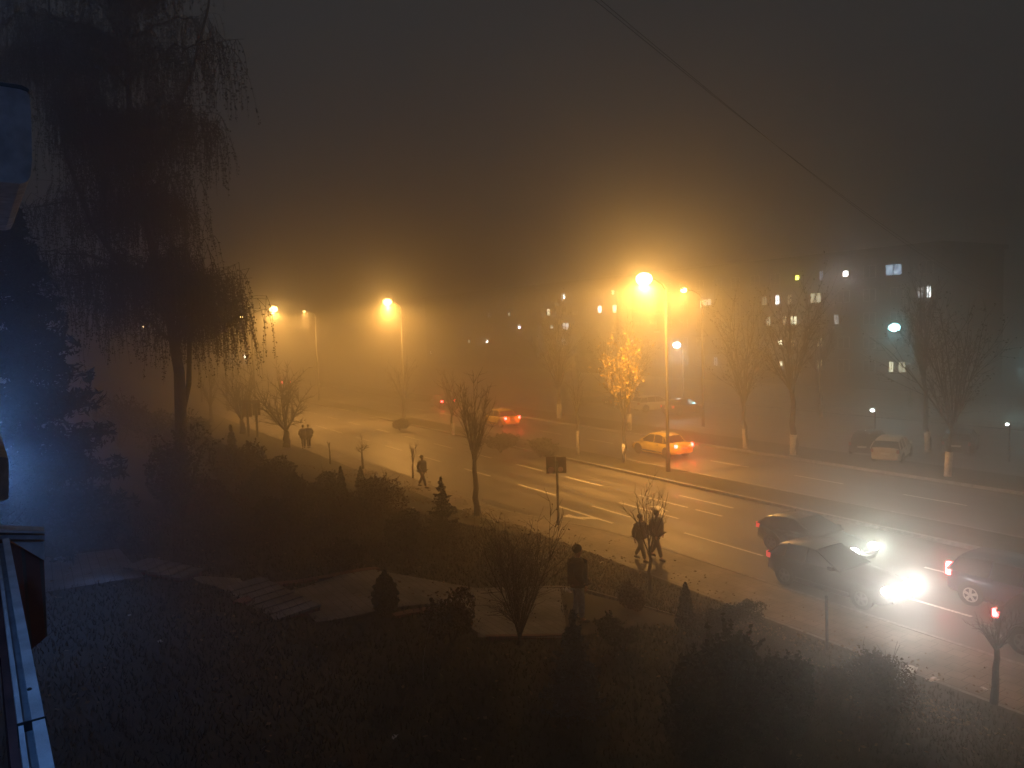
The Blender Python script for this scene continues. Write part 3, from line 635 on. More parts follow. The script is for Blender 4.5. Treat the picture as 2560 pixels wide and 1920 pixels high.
WARM = (1, .82, .52); WHT = (1, 1, .86); BLU = (.45, .62, 1); COOL = (.8, .98, 1); ORG = (1, .6, .25)
def block(x0, x1, label, lits, Y=82.0, wallm=M_WALL):
    t = thing("apartment_block", label, "apartment block", (x0, Y, 0)); W = x1-x0; H = 15.6
    MB().box(0, 0, 0, W, 13, H).build("wall", wallm, t)
    MB().box(-.3, -.4, H+.003, W+.3, 13.4, H+.5).build("roof", M_ROOF, t)
    fr = None; lit_pos = []
    wm = MB().box(-.7, -.03, -.65, .7, .05, .65).mesh(); fm = MB()
    fm.box(-.76, -.06, .65, .76, .0, .71); fm.box(-.76, -.06, -.71, .76, .0, -.65); fm.box(-.76, -.06, -.65, -.7, 0, .65); fm.box(.7, -.06, -.65, .76, 0, .65); fm.box(-.025, -.06, -.65, .025, -.031, .65); fm = fm.mesh(); wm.materials.append(M_GLASSD); fm.materials.append(M_FRAME)
    for (px, py, w, c, s) in lits:
        q = PY(px, py, Y); z = min(ROWS, key=lambda r: abs(r-q.z)); k = pxm(q); ww = max(.45, min(3.0, w/k*.85))
        if not (x0+.5 < q.x < x1-.5): continue
        lit_pos.append((q.x-x0, z, ww/2)); small = w <= 9
        hh = .26 if small else .55
        o = MB().box(-ww/2, -.035, -hh, ww/2, .04, hh).build("lit_window", emat(c, s), t); o.location = (q.x-x0, 0, z)
        if not small:
            n_ = max(2, int(ww/.7)); b = MB()
            for i in range(n_+1):
                xx_ = -ww/2+ww*i/n_; b.box(xx_-.05, -.08, -hh-.05, xx_+.05, -.04, hh+.05)
            b.build("frame", M_FRAME, o)
    nc = int(W/3.2)
    for r in ROWS:
        for i in range(nc):
            xc = (i+.5)*W/nc
            if any(abs(r-lz) < .5 and abs(xc-lx) < lw+1.0 for lx, lz, lw in lit_pos): continue
            o = obj("window", wm, None, t, (xc, 0, r)); obj("frame", fm, None, o)
            if i % 4 == 1 and r > 3: 
                MB().box(-1.5, -1.25, -1.25, 1.5, -.09, -1.1).box(-1.5, -1.25, -1.097, 1.5, -1.17, -.2).build("balcony", wallm, t).location = (xc, 0, r)
    return t
B_L = [(2235, 675, 50, BLU, 1.1), (2114, 685, 9, WHT, 60), (2054, 686, 12, BLU, 1.0), (1993, 693, 8, (1, .9, .1), 14), (1944, 738, 15, WHT, 7), (1912, 748, 18, WARM, .5), (1975, 742, 14, WARM, .6), (2040, 742, 36, WARM, 1.1), (2302, 735, 20, COOL, .5), (2323, 734, 15, COOL, 4),
       (1922, 803, 12, WARM, 1.6), (1963, 802, 12, WARM, 1.8), (1985, 802, 22, WARM, 3.4), (2092, 796, 16, COOL, .7), (1951, 857, 8, WARM, 8), (1983, 868, 10, WARM, 1.0), (2050, 860, 18, WARM, .7), (1952, 912, 7, WARM, 3), (2050, 918, 22, WARM, .7), (2229, 913, 14, WARM, 2.8), (2256, 914, 22, WARM, .9),
       (1765, 752, 44, WARM, 2.2), (1790, 928, 14, COOL, .8)]
A_L = [(1409, 746, 22, COOL, .8), (1410, 745, 6, WHT, 30), (1372, 786, 12, WARM, 6), (1379, 829, 9, WARM, 3), (1415, 831, 32, (.9, 1, .8), 3.0), (1411, 868, 20, COOL, 1.1), (1219, 868, 8, COOL, 26), (1173, 868, 7, WARM, 5), (1299, 829, 8, (.6, .6, 1), 40), (1500, 784, 17, COOL, 9), (1533, 739, 8, ORG, 12),
       (1537, 779, 16, WARM, 9), (1590, 824, 44, WARM, 1.2), (1592, 780, 7, ORG, 6), (1273, 791, 7, WARM, 4), (1224, 803, 16, COOL, .5), (1076, 868, 6, WARM, 6)]
block(-93.5, -44.5, "right long apartment block with the most lit windows", B_L)
block(-168, -97, "left apartment block partly lost in the fog", A_L, wallm=M_WALL2)
# shop fronts at street level: pale lit strips and a green lit sign
for x, y, w, h, z, c, s, lab in ((1712, 1044, 66, 10, 3.0, (.55, .75, 1), 1.0, "long pale bluish shop sign board right of the taxi pole"), (2036, 1044, 42, 7, 3.0, (.5, .55, 1), .7, "short violet-blue shop sign at the right block")):
    q = PY(x, y, 62); k = pxm(q); t = thing("shop_kiosk", lab.replace("sign board", "kiosk roof sign").replace("shop sign", "kiosk sign"), "kiosk", (q.x, 62, .04))
    W = w/k; MB().box(-W/2, 0, 0, W/2, 3, q.z+.3).build("wall", M_WALL2, t); MB().box(-W/2-.1, -.2, q.z+.303, W/2+.1, 3.1, q.z+.4).build("roof", M_ROOF, t)
    MB().box(-W/2, -.12, q.z-h/k/2, W/2, -.003, q.z+h/k/2).build("sign", emat(c, s), t)
q = PY(1597, 1000, 60); k = pxm(q)
t = thing("shop_sign", "green lit shop sign on a post behind the yellow tree", "sign", (q.x, 60, .04)); W = 44/k
MB().tube([(0, .2, 0), (0, .2, q.z-.3)], .06, 8).build("post", M_DARKM, t); MB().box(-W/2, 0, q.z-.65, W/2, .15, q.z+.5).build("case", M_DARKM, t)
b = MB(); rr_ = random.Random(3)
for i in range(7):
    for j in range(3):
        if rr_.random() < .8: b.box(-W/2+.1+i*(W-.2)/7, -.03, q.z-.55+j*.34, -W/2+.1+(i+.72)*(W-.2)/7, -.004, q.z-.55+j*.34+.2)
b.build("letters", emat((.35, 1, .75), 3.5), t)

# ================================================================== CARS
def car(kind, X, Y, rotz, label, paint, lights='off', tail='dim', group=None, name="car", detail=True, z0=-.13, L=4.1, W=1.72, Hh=1.45, greenh=False):
    """built nose towards +x, centre at origin"""
    t = thing(name, label, "car", (X, Y, z0), rotz, group)
    hl = L/2; w = W/2
    if kind == 'hatch': prof = [(-hl, .55, .88), (-hl+.06, .35, 1.02), (-hl+.35, .25, 1.0), (-.9, .2, .97), (.2, .2, .94), (.95, .2, .93), (1.35, .22, .88), (hl-.25, .25, .74), (hl-.06, .3, .62), (hl, .4, .5)]; cab = [(-hl+.12, 1.0), (-hl+.42, .93*Hh), (-hl+1.1, Hh), (.1, Hh), (.45, .985*Hh), (1.28, .92)]
    elif kind == 'lift': prof = [(-hl, .55, .86), (-hl+.06, .35, 1.0), (-hl+.35, .25, 1.0), (-1.1, .2, .97), (-.3, .2, .94), (.5, .2, .92), (1.1, .22, .86), (hl-.3, .25, .74), (hl-.06, .3, .62), (hl, .4, .5)]; cab = [(-hl+.10, 1.0), (-hl+.45, .89*Hh), (-hl+1.0, .975*Hh), (-.75, Hh), (-.28, .975*Hh), (.62, .92)]
    elif kind == 'wagon': prof = [(-hl, .5, .95), (-hl+.05, .33, 1.0), (-hl+.5, .25, .98), (-.9, .2, .96), (.3, .2, .94), (1.0, .2, .93), (1.4, .22, .86), (hl-.25, .25, .76), (hl-.06, .3, .66), (hl, .4, .5)]; cab = [(-hl+.06, .99), (-hl+.38, .97*Hh), (-hl+1.2, Hh), (.0, Hh), (.4, .98*Hh), (1.3, .92)]
    else: prof = [(-hl, .5, .85), (-hl+.06, .33, .96), (-hl+.5, .25, .97), (-1.3, .2, .96), (.3, .2, .93), (1.0, .2, .92), (1.35, .22, .86), (hl-.3, .25, .74), (hl-.06, .3, .62), (hl, .4, .5)]; cab = [(-hl+.75, .97), (-1.05, .93*Hh), (-.6, Hh), (.15, Hh), (.4, .985*Hh), (1.2, .92)]
    v = []; ns = []
    for i, (x, zb, zt) in enumerate(prof):
        e = min(1, .80+.2*math.sin(math.pi*min(1, max(0, (x+hl)/L*1.0)))**.35); ww = w*e
        sec = [(0, zt+.01), (.55*ww, zt), (.86*ww, zt-.02), (.97*ww, zt-.09), (ww, zt-.22 if zt-.22 > zb+.15 else zb+.2), (.99*ww, zb+.12), (.93*ww, zb), (.5*ww, zb-.02), (0, zb-.02)]
        ring = [(x, y, z) for y, z in sec]+[(x, -y, z) for y, z in sec[-2:0:-1]]; v += ring; nr = len(ring)
    f = [(i*nr+j, i*nr+(j+1) % nr, (i+1)*nr+(j+1) % nr, (i+1)*nr+j) for i in range(len(prof)-1) for j in range(nr)]+[tuple(range(nr))[::-1], tuple(range((len(prof)-1)*nr, len(prof)*nr))]
    obj("body", mesh(v, f, smooth=True), paint, t)
    # greenhouse: glass loft, roof skin and pillars
    def hw(z): return w*(.93-.20*max(0, (z-.93)/(Hh-.93)))
    zb = .92; xs0, xs1 = cab[0][0], cab[-1][0]; v = []; f = []
    top = cab[1:-1]; xa = [cab[0][0]]+[c[0] for c in top]+[cab[-1][0]]
    for x, z in [cab[0]]+top+[cab[-1]]:
        z = max(z, .95); hb = w*.93; ht = hw(z) if z > .99 else w*.9
        v += [(x, hb, zb) if z > .99 else (x, hb, zb), (x, ht, z-.03), (x, ht*.93, z), (x, 0, z+.012), (x, -ht*.93, z), (x, -ht, z-.03), (x, -hb, zb)]
    nn = 7; k_ = len(xa)
    f = [(i*nn+j, i*nn+j+1, (i+1)*nn+j+1, (i+1)*nn+j) for i in range(k_-1) for j in range(nn-1)]+[tuple(range(nn)), tuple(range((k_-1)*nn, k_*nn))[::-1]]
    obj("glass", mesh(v, f, smooth=False), M_CGLASS, t)
    rv = []; rl_ = top
    for x, z in rl_:
        ht = hw(z); rv += [(x, ht+.012, z-.05), (x, ht*.93+.01, z+.012), (x, 0, z+.03), (x, -ht*.93-.01, z+.012), (x, -ht-.012, z-.05)]
    rf = [(i*5+j, i*5+j+1, (i+1)*5+j+1, (i+1)*5+j) for i in range(len(rl_)-1) for j in range(4)]
    obj("roof", mesh(rv, rf, smooth=True), paint, t)
    for s in (1, -1):
        for (xa_, za), (xb_, zb_) in ((cab[-1], cab[-2]), (cab[0], cab[1]), ((-.15, .93), (-.1, Hh)) if kind != 'lift' else ((-.62, .93), (-.6, Hh)), ((-1.0 if kind != 'lift' else -1.4, .93), (-1.35 if kind == 'lift' else -.95 if kind != 'sedan' else -.85, .99*Hh))):
            MB().tube([(xa_, s*(w*.93+.005), .93), (xb_, s*(hw(zb_)+.008), zb_-.04)], .032 if abs(xa_) > 1.1 else .025, 6).build("pillar", paint, t)
    if detail:
        for s in (1, -1):
            ya, yb = sorted((s*w*.985, s*(w*.985+.02))); MB().box(-hl+1.2, ya, .30, hl-1.2, yb, .38).build("sill_trim", M_BLACKP, t)
            ya, yb = sorted((s*w*.99, s*(w*.99+.025))); MB().box(-.6, ya, .78, -.42, yb, .81).build("door_handle", M_BLACKP, t)
        for s in (1, -1):
            MB().box(.82-(.55 if kind == 'lift' else 0), s*(w+.02)-.06, .93, .98-(.55 if kind == 'lift' else 0), s*(w+.02)+.06, 1.05).build("mirror", paint, t)
        MB().box(hl-.09, -.5, .30, hl+.012, .5, .42).box(hl-.06, -.42, .5, hl+.015, .42, .58).build("grille", M_BLACKP, t)
        MB().box(-hl-.02, -w*.78, .36, -hl+.1, w*.78, .52).build("bumper", paint if kind != 'wagon' else M_KERB, t)
    MB().box(-hl-.03, -.26, .62, -hl+.02, .26, .73).build("number_plate", M_PLATE, t)
    for sx in (1, -1):
        for s in (1, -1):
            xw = sx*(hl-.78); yw = s*(w-.10); wh = MB(); ar = MB()
            wt = []
            for y_, r_ in ((-.1, .30), (-.09, .325), (.09, .325), (.1, .30), (.105, .22)): wt.append((y_*1, r_))
            n_ = 22; vv = []; ff = []
            for y_, r_ in wt:
                for a_ in range(n_): q_ = 2*math.pi*a_/n_; vv.append((r_*math.cos(q_), s*y_, r_*math.sin(q_)))
            for i in range(len(wt)-1):
                for a_ in range(n_): ff.append((i*n_+a_, i*n_+(a_+1) % n_, (i+1)*n_+(a_+1) % n_, (i+1)*n_+a_))
            wo = obj("wheel", mesh(vv, ff, smooth=True), M_TYRE, t, (xw, yw, .325+(-.0)))
            rim = MB(); ring = []
            for a_ in range(n_):
                q_ = 2*math.pi*a_/n_; ring.append((q_))
            vv = [(r_*math.cos(q_), s*.10, r_*math.sin(q_)) for r_ in (.225, .18) for q_ in ring]
            rim.add(vv, [(a_, (a_+1) % n_, n_+(a_+1) % n_, n_+a_) for a_ in range(n_)])
            for a_ in range(5):
                q_ = 2*math.pi*a_/5+.3; c_, s_ = math.cos(q_), math.sin(q_); pr_ = Vector((-s_, 0, c_))
                rim.add([Vector((c_*r_, s*yo, s_*r_))+pr_*h_*sg for r_, h_, yo in ((.03, .035, .112), (.20, .05, .104)) for sg in (1, -1)], [(0, 1, 3, 2)])
            rim.ball((0, s*.105, 0), (.05, .015, .05), 10, 6); rim.build("rim", M_RIM if L == 4.5 else M_RIMD, wo)
            bd = MB(); bd.add([(.21*math.cos(q_), s*.075, .21*math.sin(q_)) for q_ in ring], [tuple(range(n_))]); bd.build("brake_disc", M_BLACKP, wo)
            av = [((.37+e_)*math.cos(q_), 0, (.37+e_)*math.sin(q_)) for e_ in (0,) for q_ in ring]
            ar.add([(x_, s*(w*.992+.006)-yw, z_) for x_, y_, z_ in av], [tuple(range(n_))]);
            ao = ar.build("wheel_arch", M_BLACKP, t, loc=(xw, yw, .36))
    # lamps
    hm = {'off': M_HEADO, 'on': M_HEADW, 'green': M_HEADG}[lights]
    for s in (1, -1):
        MB().ball((hl-.12, s*w*.66, .66), (.14, .17, .085) if lights == 'off' else (.18, .20, .13), 12, 8).build("headlight", hm, t, True)
        MB().box(-hl-.015, s*w*.80-.07, .74, -hl+.14, s*w*.80+.075, .94 if kind != 'wagon' else 1.12).build("taillight", {'on': M_TAILL, 'dim': M_TAILO, 'off': M_TAILX}[tail], t)
    if lights != 'off':
        col = (1, .95, .85) if lights == 'on' else (.9, 1, .85); pw = 40 if lights == 'on' else 25
        for s in (1, -1):
            light('SPOT', "headlight_beam", t, (hl+.12, s*w*.66, .66), pw, col, .06, (1, 0, -.03), 70, 1)
            light('SPOT', "headlight_glow", t, (hl+.10, s*w*.66, .68), 200 if lights == 'on' else 115, col, .10, (1, -.55, .42), 112, .6)
    if tail == 'on':
        for s in (1, -1): light('POINT', "taillight_glow", t, (-hl-.12, s*w*.8, .84), 50 if 'taxi' in label else 6, (1, .05, .02), .06)
    return t
P_BLK = mat("paint_black", (.012, .012, .014), .25, nscale=2, namp=.1, coat=.6)
P_GRY = mat("paint_dark_grey", (.009, .010, .013), .35, .3, nscale=2, namp=.1, coat=.6)
P_SIL = mat("paint_silver_blue", (.012, .02, .07), .3, .2, nscale=2, namp=.1, coat=.5)
P_YEL = mat("paint_yellow", (.85, .60, .05), .35, nscale=2, namp=.1, coat=.4)
P_WHT = mat("paint_white", (.62, .6, .56), .4, nscale=2, namp=.08, coat=.3)
P_RED = mat("paint_dark_red", (.10, .02, .02), .3, nscale=2, namp=.1, coat=.4)
car('lift', -14.75, 21.35, 0, "dark grey hatchback in the near lane with blazing white headlights", P_GRY, 'on', group="cars heading right", Hh=1.42, L=4.3)
car('lift', -17.55, 24.05, 0, "black hatchback in the middle lane with greenish-white headlights", P_BLK, 'green', group="cars heading right", Hh=1.38)
car('wagon', -10.2, 24.15, 0, "silver-blue station wagon cut by the right edge", P_SIL, 'off', 'on', group="cars heading right", L=4.5, Hh=1.46)
car('hatch', -7.75, 21.75, 0, "black car with a bright red tail lamp at the lower right edge", P_BLK, 'off', 'on', group="cars heading right", L=4.4, Hh=1.45)
tx = car('sedan', -37.0, 34.8, math.pi, "yellow taxi braking behind the tall lamp pole", P_YEL, 'off', 'on', group="cars heading left", L=4.2)
tx2 = car('sedan', -57.4, 34.9, math.pi, "smaller distant yellow and white taxi with red tail lamps", P_YEL, 'off', 'on', group="cars heading left", L=4.2)
for t_ in (tx, tx2): MB().box(-.3, -.1, 1.47, -.1, .1, 1.6).build("roof_sign", P_WHT, t_)
q = P(640, 957, .75); car('sedan', q.x, 34.9, math.pi, "faint far car in the orange fog showing two red lamps", P_RED, 'off', 'on', group="cars heading left")
q = P(1105, 998, .75); car('hatch', q.x, q.y, math.pi*.95, "dim far car seen left of the second taxi", P_GRY, 'off', 'on', group="cars parked across the road", detail=False)
q = P(2215, 1147); car('hatch', q.x, q.y+.6, R(111), "white parked hatchback across the road at the right", P_WHT, 'off', 'off', group="cars parked across the road")
q = P(2130, 1140); car('sedan', q.x-.4, q.y+2.4, R(111), "dark parked car left of the white parked hatchback", P_BLK, 'off', 'off', group="cars parked across the road")
q = P(2330, 1140); car('hatch', q.x, q.y+3.2, R(111), "dark grey parked car right of the white parked hatchback", P_GRY, 'off', 'off', group="cars parked across the road")
for i, (x, lab) in enumerate(((1480, "parked car with a bluish glint, leftmost behind the yellow tree"), (1562, "second parked car from the left behind the yellow tree"), (1632, "parked car just left of the tall lamp pole"), (1705, "parked dark red car behind the yellow taxi"))):
    q = PY(x, 1068, 51); car('sedan' if i % 2 else 'hatch', q.x, 51, R(80 if i != 3 else 95), lab, [P_GRY, P_BLK, P_WHT, P_RED][i], 'off', 'dim' if i == 3 else 'off', group="cars parked across the road", detail=False, z0=-.02)

# ================================================================== SIGNS
def road_board(px, py, boards, label, posts, seed=0):
    p = PG(px, py); k = pxm(p); t = thing("road_sign", label, "road sign", p, R(0)); toc = lambda x, y: (CAM+ray(x, y)*depth(p)-p)
    ax = RT.copy(); ax.z = 0; ax.normalize()
    for x, ytop in posts:
        q = toc(x, py); MB().tube([(q.x, q.y, -.05), (q.x, q.y, toc(x, ytop).z)], 3.2/k, 8).build("post", M_DARKM, t)
    for (x0, y0, x1, y1) in boards:
        c = toc((x0+x1)/2, (y0+y1)/2)-(FW.xy.to_3d().normalized())*.07; hw_, hh_ = (x1-x0)/2/k, (y1-y0)/2/k
        fr_ = Matrix(((ax.x, -ax.y, 0, c.x), (ax.y, ax.x, 0, c.y), (0, 0, 1, c.z), (0, 0, 0, 1)))
        MB().box(-hw_, -.02, -hh_, hw_, .02, hh_, fr_).build("board", M_RUST, t)
    return t, toc, k, ax
t, toc, k, ax = road_board(1396, 1313, [(1365, 1141, 1388, 1184), (1390.5, 1141, 1415, 1182)], "dark red double road board on one post in front of the road", [(1396, 1150)])
for x, y, r_ in ((1377, 1174, 8), (1401, 1172, 6.5)):
    c = toc(x, y)-FW.xy.to_3d().normalized()*.12; b = MB(); n_ = 20
    b.add([c+ax*r_/k*math.cos(6.283*i/n_)+Vector((0, 0, r_/k*math.sin(6.283*i/n_))) for i in range(n_)]+[c+FW.xy.to_3d().normalized()*.02+ax*r_/k*math.cos(6.283*i/n_)+Vector((0, 0, r_/k*math.sin(6.283*i/n_))) for i in range(n_)], [tuple(range(n_))]+[(i, (i+1) % n_, n_+(i+1) % n_, n_+i) for i in range(n_)])
    b.build("disc", mat("faded_pink_disc", (.85, .5, .45), .6, nscale=10, namp=.25), t)
road_board(625, 1092, [(608, 1000, 630, 1042), (631.5, 1000, 651, 1038)], "dark double board on two posts by the sidewalk at the left", [(622, 1005), (644, 1005)])

# ================================================================== PEOPLE
def skin_mesh(nodes, edges, levels=1):
    me = bpy.data.meshes.new("skinned"); me.from_pydata([n[:3] for n in nodes], edges, []); me.update()
    o = bpy.data.objects.new("tmp_skin", me); COL.objects.link(o)
    md = o.modifiers.new("Skin", 'SKIN'); md.use_smooth_shade = True
    if not me.skin_vertices: me.skin_vertices.new()
    for i, n in enumerate(nodes):
        r_ = n[3]; me.skin_vertices[0].data[i].radius = (r_, n[4] if len(n) > 4 else r_)
    me.skin_vertices[0].data[0].use_root = True
    sb = o.modifiers.new("Sub", 'SUBSURF'); sb.levels = levels; sb.render_levels = levels
    dg = bpy.context.evaluated_depsgraph_get(); ev = o.evaluated_get(dg); res = bpy.data.meshes.new_from_object(ev)
    bpy.data.objects.remove(o); res.polygons.foreach_set("use_smooth", [True]*len(res.polygons)); return res
def person(p, H, rotz, label, jacket, trousers, stride=.0, arms='down', group=None, long=False, hood=False):
    """faces +y in its own frame; stride is the half step length"""
    s = H/1.75; t = thing("person", label, "person", p, rotz, group)
    st = stride; hip = .92; hz = 1.42
    J = dict(pel=(0, 0, .95), chest=(0, .0, 1.22), neck=(0, .0, 1.46), head=(0, .02, 1.62))
    nodes = []; edges = []
    def N(*a): nodes.append(tuple(q*s for q in a[:3])+tuple(q*s for q in a[3:])); return len(nodes)-1
    pel = N(0, 0, .96, .13, .10); ch = N(0, 0, 1.20, .14, .10); sh = N(0, 0, 1.38, .12, .09); nk = N(0, .01, 1.48, .05); hd0 = N(0, .02, 1.56, .07, .08); hd1 = N(0, .025, 1.64, .078, .09); hd2 = N(0, .015, 1.71, .06, .065)
    edges += [(pel, ch), (ch, sh), (sh, nk), (nk, hd0), (hd0, hd1), (hd1, hd2)]
    nose = N(0, .115, 1.61, .012); edges.append((hd1, nose))
    JJ = {}
    for sd in (-1, 1):
        f_ = st*sd; lift = .0
        kx = .09*sd; kn = N(kx, f_*.45+.03, .52, .055); th = N(.09*sd, 0, .88, .085); an = N(.085*sd, f_-(.03 if f_ < 0 else 0), .10+(.06 if f_ < 0 and st > .1 else 0), .035); toe = N(.095*sd, f_+.15, .04, .03)
        edges += [(pel, th), (th, kn), (kn, an), (an, toe)]
        so = N(.19*sd, 0, 1.40, .06); 
        if arms == 'down': el = (.25*sd, -.03-f_*.35, 1.12); wr = (.24*sd, .04-f_*.6, .87)
        elif arms == 'pocket': el = (.29*sd, -.06, 1.13); wr = (.20*sd, .10, .93)
        else: el = (.25*sd, -.02, 1.12); wr = (.13*sd, .22, 1.12)
        e_ = N(*el, .043); w_ = N(*wr, .028); pm = N(wr[0], wr[1]+.02, wr[2]-.07, .03, .016)
        edges += [(sh, so), (so, e_), (e_, w_), (w_, pm)]
        for i_, (dx, ln) in enumerate(((-.024, .07), (-.008, .08), (.008, .075), (.024, .06))):
            a_ = N(wr[0]+dx*.4, wr[1]+.03+dx, wr[2]-.11, .009); b_ = N(wr[0]-sd*.012, wr[1]+.035+dx, wr[2]-.11-ln, .008); edges += [(pm, a_), (a_, b_)]
        tb = N(wr[0]-sd*.01, wr[1]+.065, wr[2]-.07, .010); tb2 = N(wr[0]-sd*.015, wr[1]+.075, wr[2]-.11, .009); edges += [(pm, tb), (tb, tb2)]
        JJ[sd] = (kx, kn, th, an, toe, so, el, wr)
    obj("body", skin_mesh(nodes, edges), M_SKIN, t)
    # jacket
    nodes2 = []; e2 = []
    def N2(*a): nodes2.append(tuple(q*s for q in a[:3])+tuple(q*s*1.3 for q in a[3:])); return len(nodes2)-1
    hem = .66 if long else .82
    a0 = N2(0, 0, 1.12, .22, .19); a1 = N2(0, 0, .95, .225, .195); a2 = N2(0, 0, hem, .215, .185); a3 = N2(0, 0, 1.32, .21, .17); a4 = N2(0, 0, 1.46, .10, .09)
    e2 += [(a0, a1), (a1, a2), (a0, a3), (a3, a4)]
    if hood: h1 = N2(0, -.01, 1.56, .10, .105); h2 = N2(0, -.005, 1.68, .10, .11); e2 += [(a4, h1), (h1, h2)]
    for sd in (-1, 1):
        _, _, _, _, _, _, el, wr = JJ[sd]
        b0 = N2(.20*sd, 0, 1.38, .10); b1 = N2(*el, .085); b2 = N2(wr[0], wr[1], wr[2]+.02, .05); e2 += [(a3, b0), (b0, b1), (b1, b2)]
    obj("jacket", skin_mesh(nodes2, e2), jacket, t)
    nodes3 = []; e3 = []
    def N3(*a): nodes3.append(tuple(q*s for q in a[:3])+tuple(q*s*1.15 for q in a[3:])); return len(nodes3)-1
    c0 = N3(0, 0, .96, .155, .12)
    for sd in (-1, 1):
        b_ = nodes[JJ[sd][2]]; kq = nodes[JJ[sd][1]]; aq = nodes[JJ[sd][3]]
        c1 = N3(b_[0]/s, 0, .86, .10, .105); c2 = N3(kq[0]/s, kq[1]/s, kq[2]/s, .078); c3 = N3(aq[0]/s, aq[1]/s, aq[2]/s+.02, .062); e3 += [(c0, c1), (c1, c2), (c2, c3)]
    obj("trousers", skin_mesh(nodes3, e3), trousers, t)
    for sd in (-1, 1):
        aq = nodes[JJ[sd][3]]; z_ = aq[2]/s-.06; mb = MB(); mb.ball((aq[0], aq[1]+.05*s, max(.045, z_)*s), (.055*s, .145*s, .05*s), 12, 8)
        mb.build("shoe", M_SHOE, t, True)
    if not hood:
        h = MB(); h.ball((0, -.005*s, 1.665*s), (.098*s, .112*s, .105*s), 14, 10); h.build("hair", M_HAIR, t, True)
    return t
p_ = PG(1447, 1556); person(p_, 1.80, R(-25), "man in a black jacket and light blue jeans standing on the path", M_JACK, M_JEANS, .05, 'pocket')
p_ = PG(1057, 1219); person(p_, 1.78, R(-60), "lone walker in dark clothes stepping along the sidewalk", M_TROUS, M_TROUS, .26, 'pocket')
p_ = PG(1602, 1402); person(p_, 1.72, R(-75), "left one of the couple walking behind the bare vase-shaped tree", M_JACKB, M_TROUS, .24, 'down', group="couple on the sidewalk")
p_ = PG(1642, 1398); person(p_, 1.82, R(-80), "right taller one of the couple, with a dark padded jacket", M_JACK, M_TROUS, .26, 'pocket', group="couple on the sidewalk")
p_ = PG(760, 1121); person(p_, 1.76, R(80), "left one of the two distant walkers beside the forked tree", M_JACKB, M_TROUS, .1, 'pocket', group="distant pair", long=True)
p_ = PG(773, 1120); person(p_, 1.78, R(85), "right one of the two distant walkers, close beside the other", M_JACK, M_TROUS, .1, 'pocket', group="distant pair", long=True)

# ================================================================== OWN BUILDING (left edge)
HZ = CH
def facade_frame():
    d = ray(-75, 850); d.z = 0; d.normalize(); return d, Vector((-d.y, d.x, 0))   # along the wall, and its inside normal
FA, FN = facade_frame()
if FN.dot(RT) > 0: FN = -FN
OUT = -FN
def along(name, a, b, c, d, m, t, zt, zb):
    """beam with the plan quad a b c d between heights"""
    mb = MB(); v = [(q.x, q.y, z) for z in (zb, zt) for q in (a, b, c, d)]; mb.add([Vector(x) for x in v], [(0, 3, 2, 1), (4, 5, 6, 7), (0, 1, 5, 4), (1, 2, 6, 5), (2, 3, 7, 6), (3, 0, 4, 7)])
    me = mb.mesh(); bm = bmesh.new(); bm.from_mesh(me); bmesh.ops.recalc_face_normals(bm, faces=bm.faces); bm.to_mesh(me); bm.free(); return obj(name, me, m, t)
zl = HZ-.9
A0 = P(137, 1920, zl); B0 = P(58, 1920, zl); back = FA*-1.5
off_o = (A0-CAM).dot(OUT); off_i = (B0-CAM).dot(OUT)
L0 = (P(26, 1344, zl)-CAM).dot(FA)
pt = lambda al, o: Vector((0, 0, 0))+FA*al+OUT*o
t = thing("balcony_railing", "pale blue-lit metal balcony rail running down the left edge", "railing", (0, 0, 0))
wd = off_o-off_i
along("rail_outer", pt(-1, off_i+wd*.52), pt(L0, off_i+wd*.52), pt(L0, off_o), pt(-1, off_o), M_WHITEP, t, zl, zl-.05)
along("rail_groove", pt(-1, off_i+wd*.2), pt(L0, off_i+wd*.2), pt(L0, off_i+wd*.52), pt(-1, off_i+wd*.52), mat("grey_metal", (.22, .24, .27), .5, .4, nscale=12, namp=.2), t, zl-.02, zl-.06)
along("rail_inner", pt(-1, off_i), pt(L0, off_i), pt(L0, off_i+wd*.2), pt(-1, off_i+wd*.2), M_WHITEP, t, zl-.002, zl-.05)
along("parapet", pt(-1, off_i-.02), pt(L0, off_i-.02), pt(L0, off_o-.03), pt(-1, off_o-.03), M_RUST, t, zl-.062, zl-1.0)
for al_ in (.55, 1.35, 2.1):
    along("joint", pt(al_, off_i-.002), pt(al_+.004, off_i-.002), pt(al_+.004, off_o+.003), pt(al_, off_o+.003), M_DARKM, t, zl+.004, zl-.055)
for al_ in (.75, 1.25, 1.75, 2.3):
    q = pt(al_, off_i+wd*.62); MB().ball((q.x, q.y, zl+.002), (.006, .006, .004), 8, 6).build("screw", M_DARKM, t)
# brick end wall of the entrance porch with a pale panel for its blue-lit triangle
def wall_quad(name, pix, dist_al, m, t, thick=.25):
    """panel facing the camera, its plane across the facade at the given distance along it"""
    v = []
    for x, y in pix:
        d = ray(x, y); k = dist_al/d.dot(FA); v.append(CAM+d*k)
    n_ = len(v); vv = v+[q+FA*thick for q in v]
    return MB().add(vv, [tuple(range(n_))]+[(i, i+n_, (i+1) % n_+n_, (i+1) % n_) for i in range(n_)]+[tuple(range(n_, 2*n_))[::-1]]).build(name, m, t)
t = thing("porch_wall", "reddish brick porch wall with a pale panel shaped as its blue-lit triangle at the left edge", "wall", (0, 0, 0))
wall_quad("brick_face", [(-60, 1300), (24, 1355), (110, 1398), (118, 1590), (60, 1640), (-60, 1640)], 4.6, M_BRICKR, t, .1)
wall_quad("lit_wedge", [(24, 1350), (110, 1352), (112, 1402)], 4.55, M_WHITEP, t, .04)  # wedge of blue light beside the ledge's shadow, shaped as a pale panel
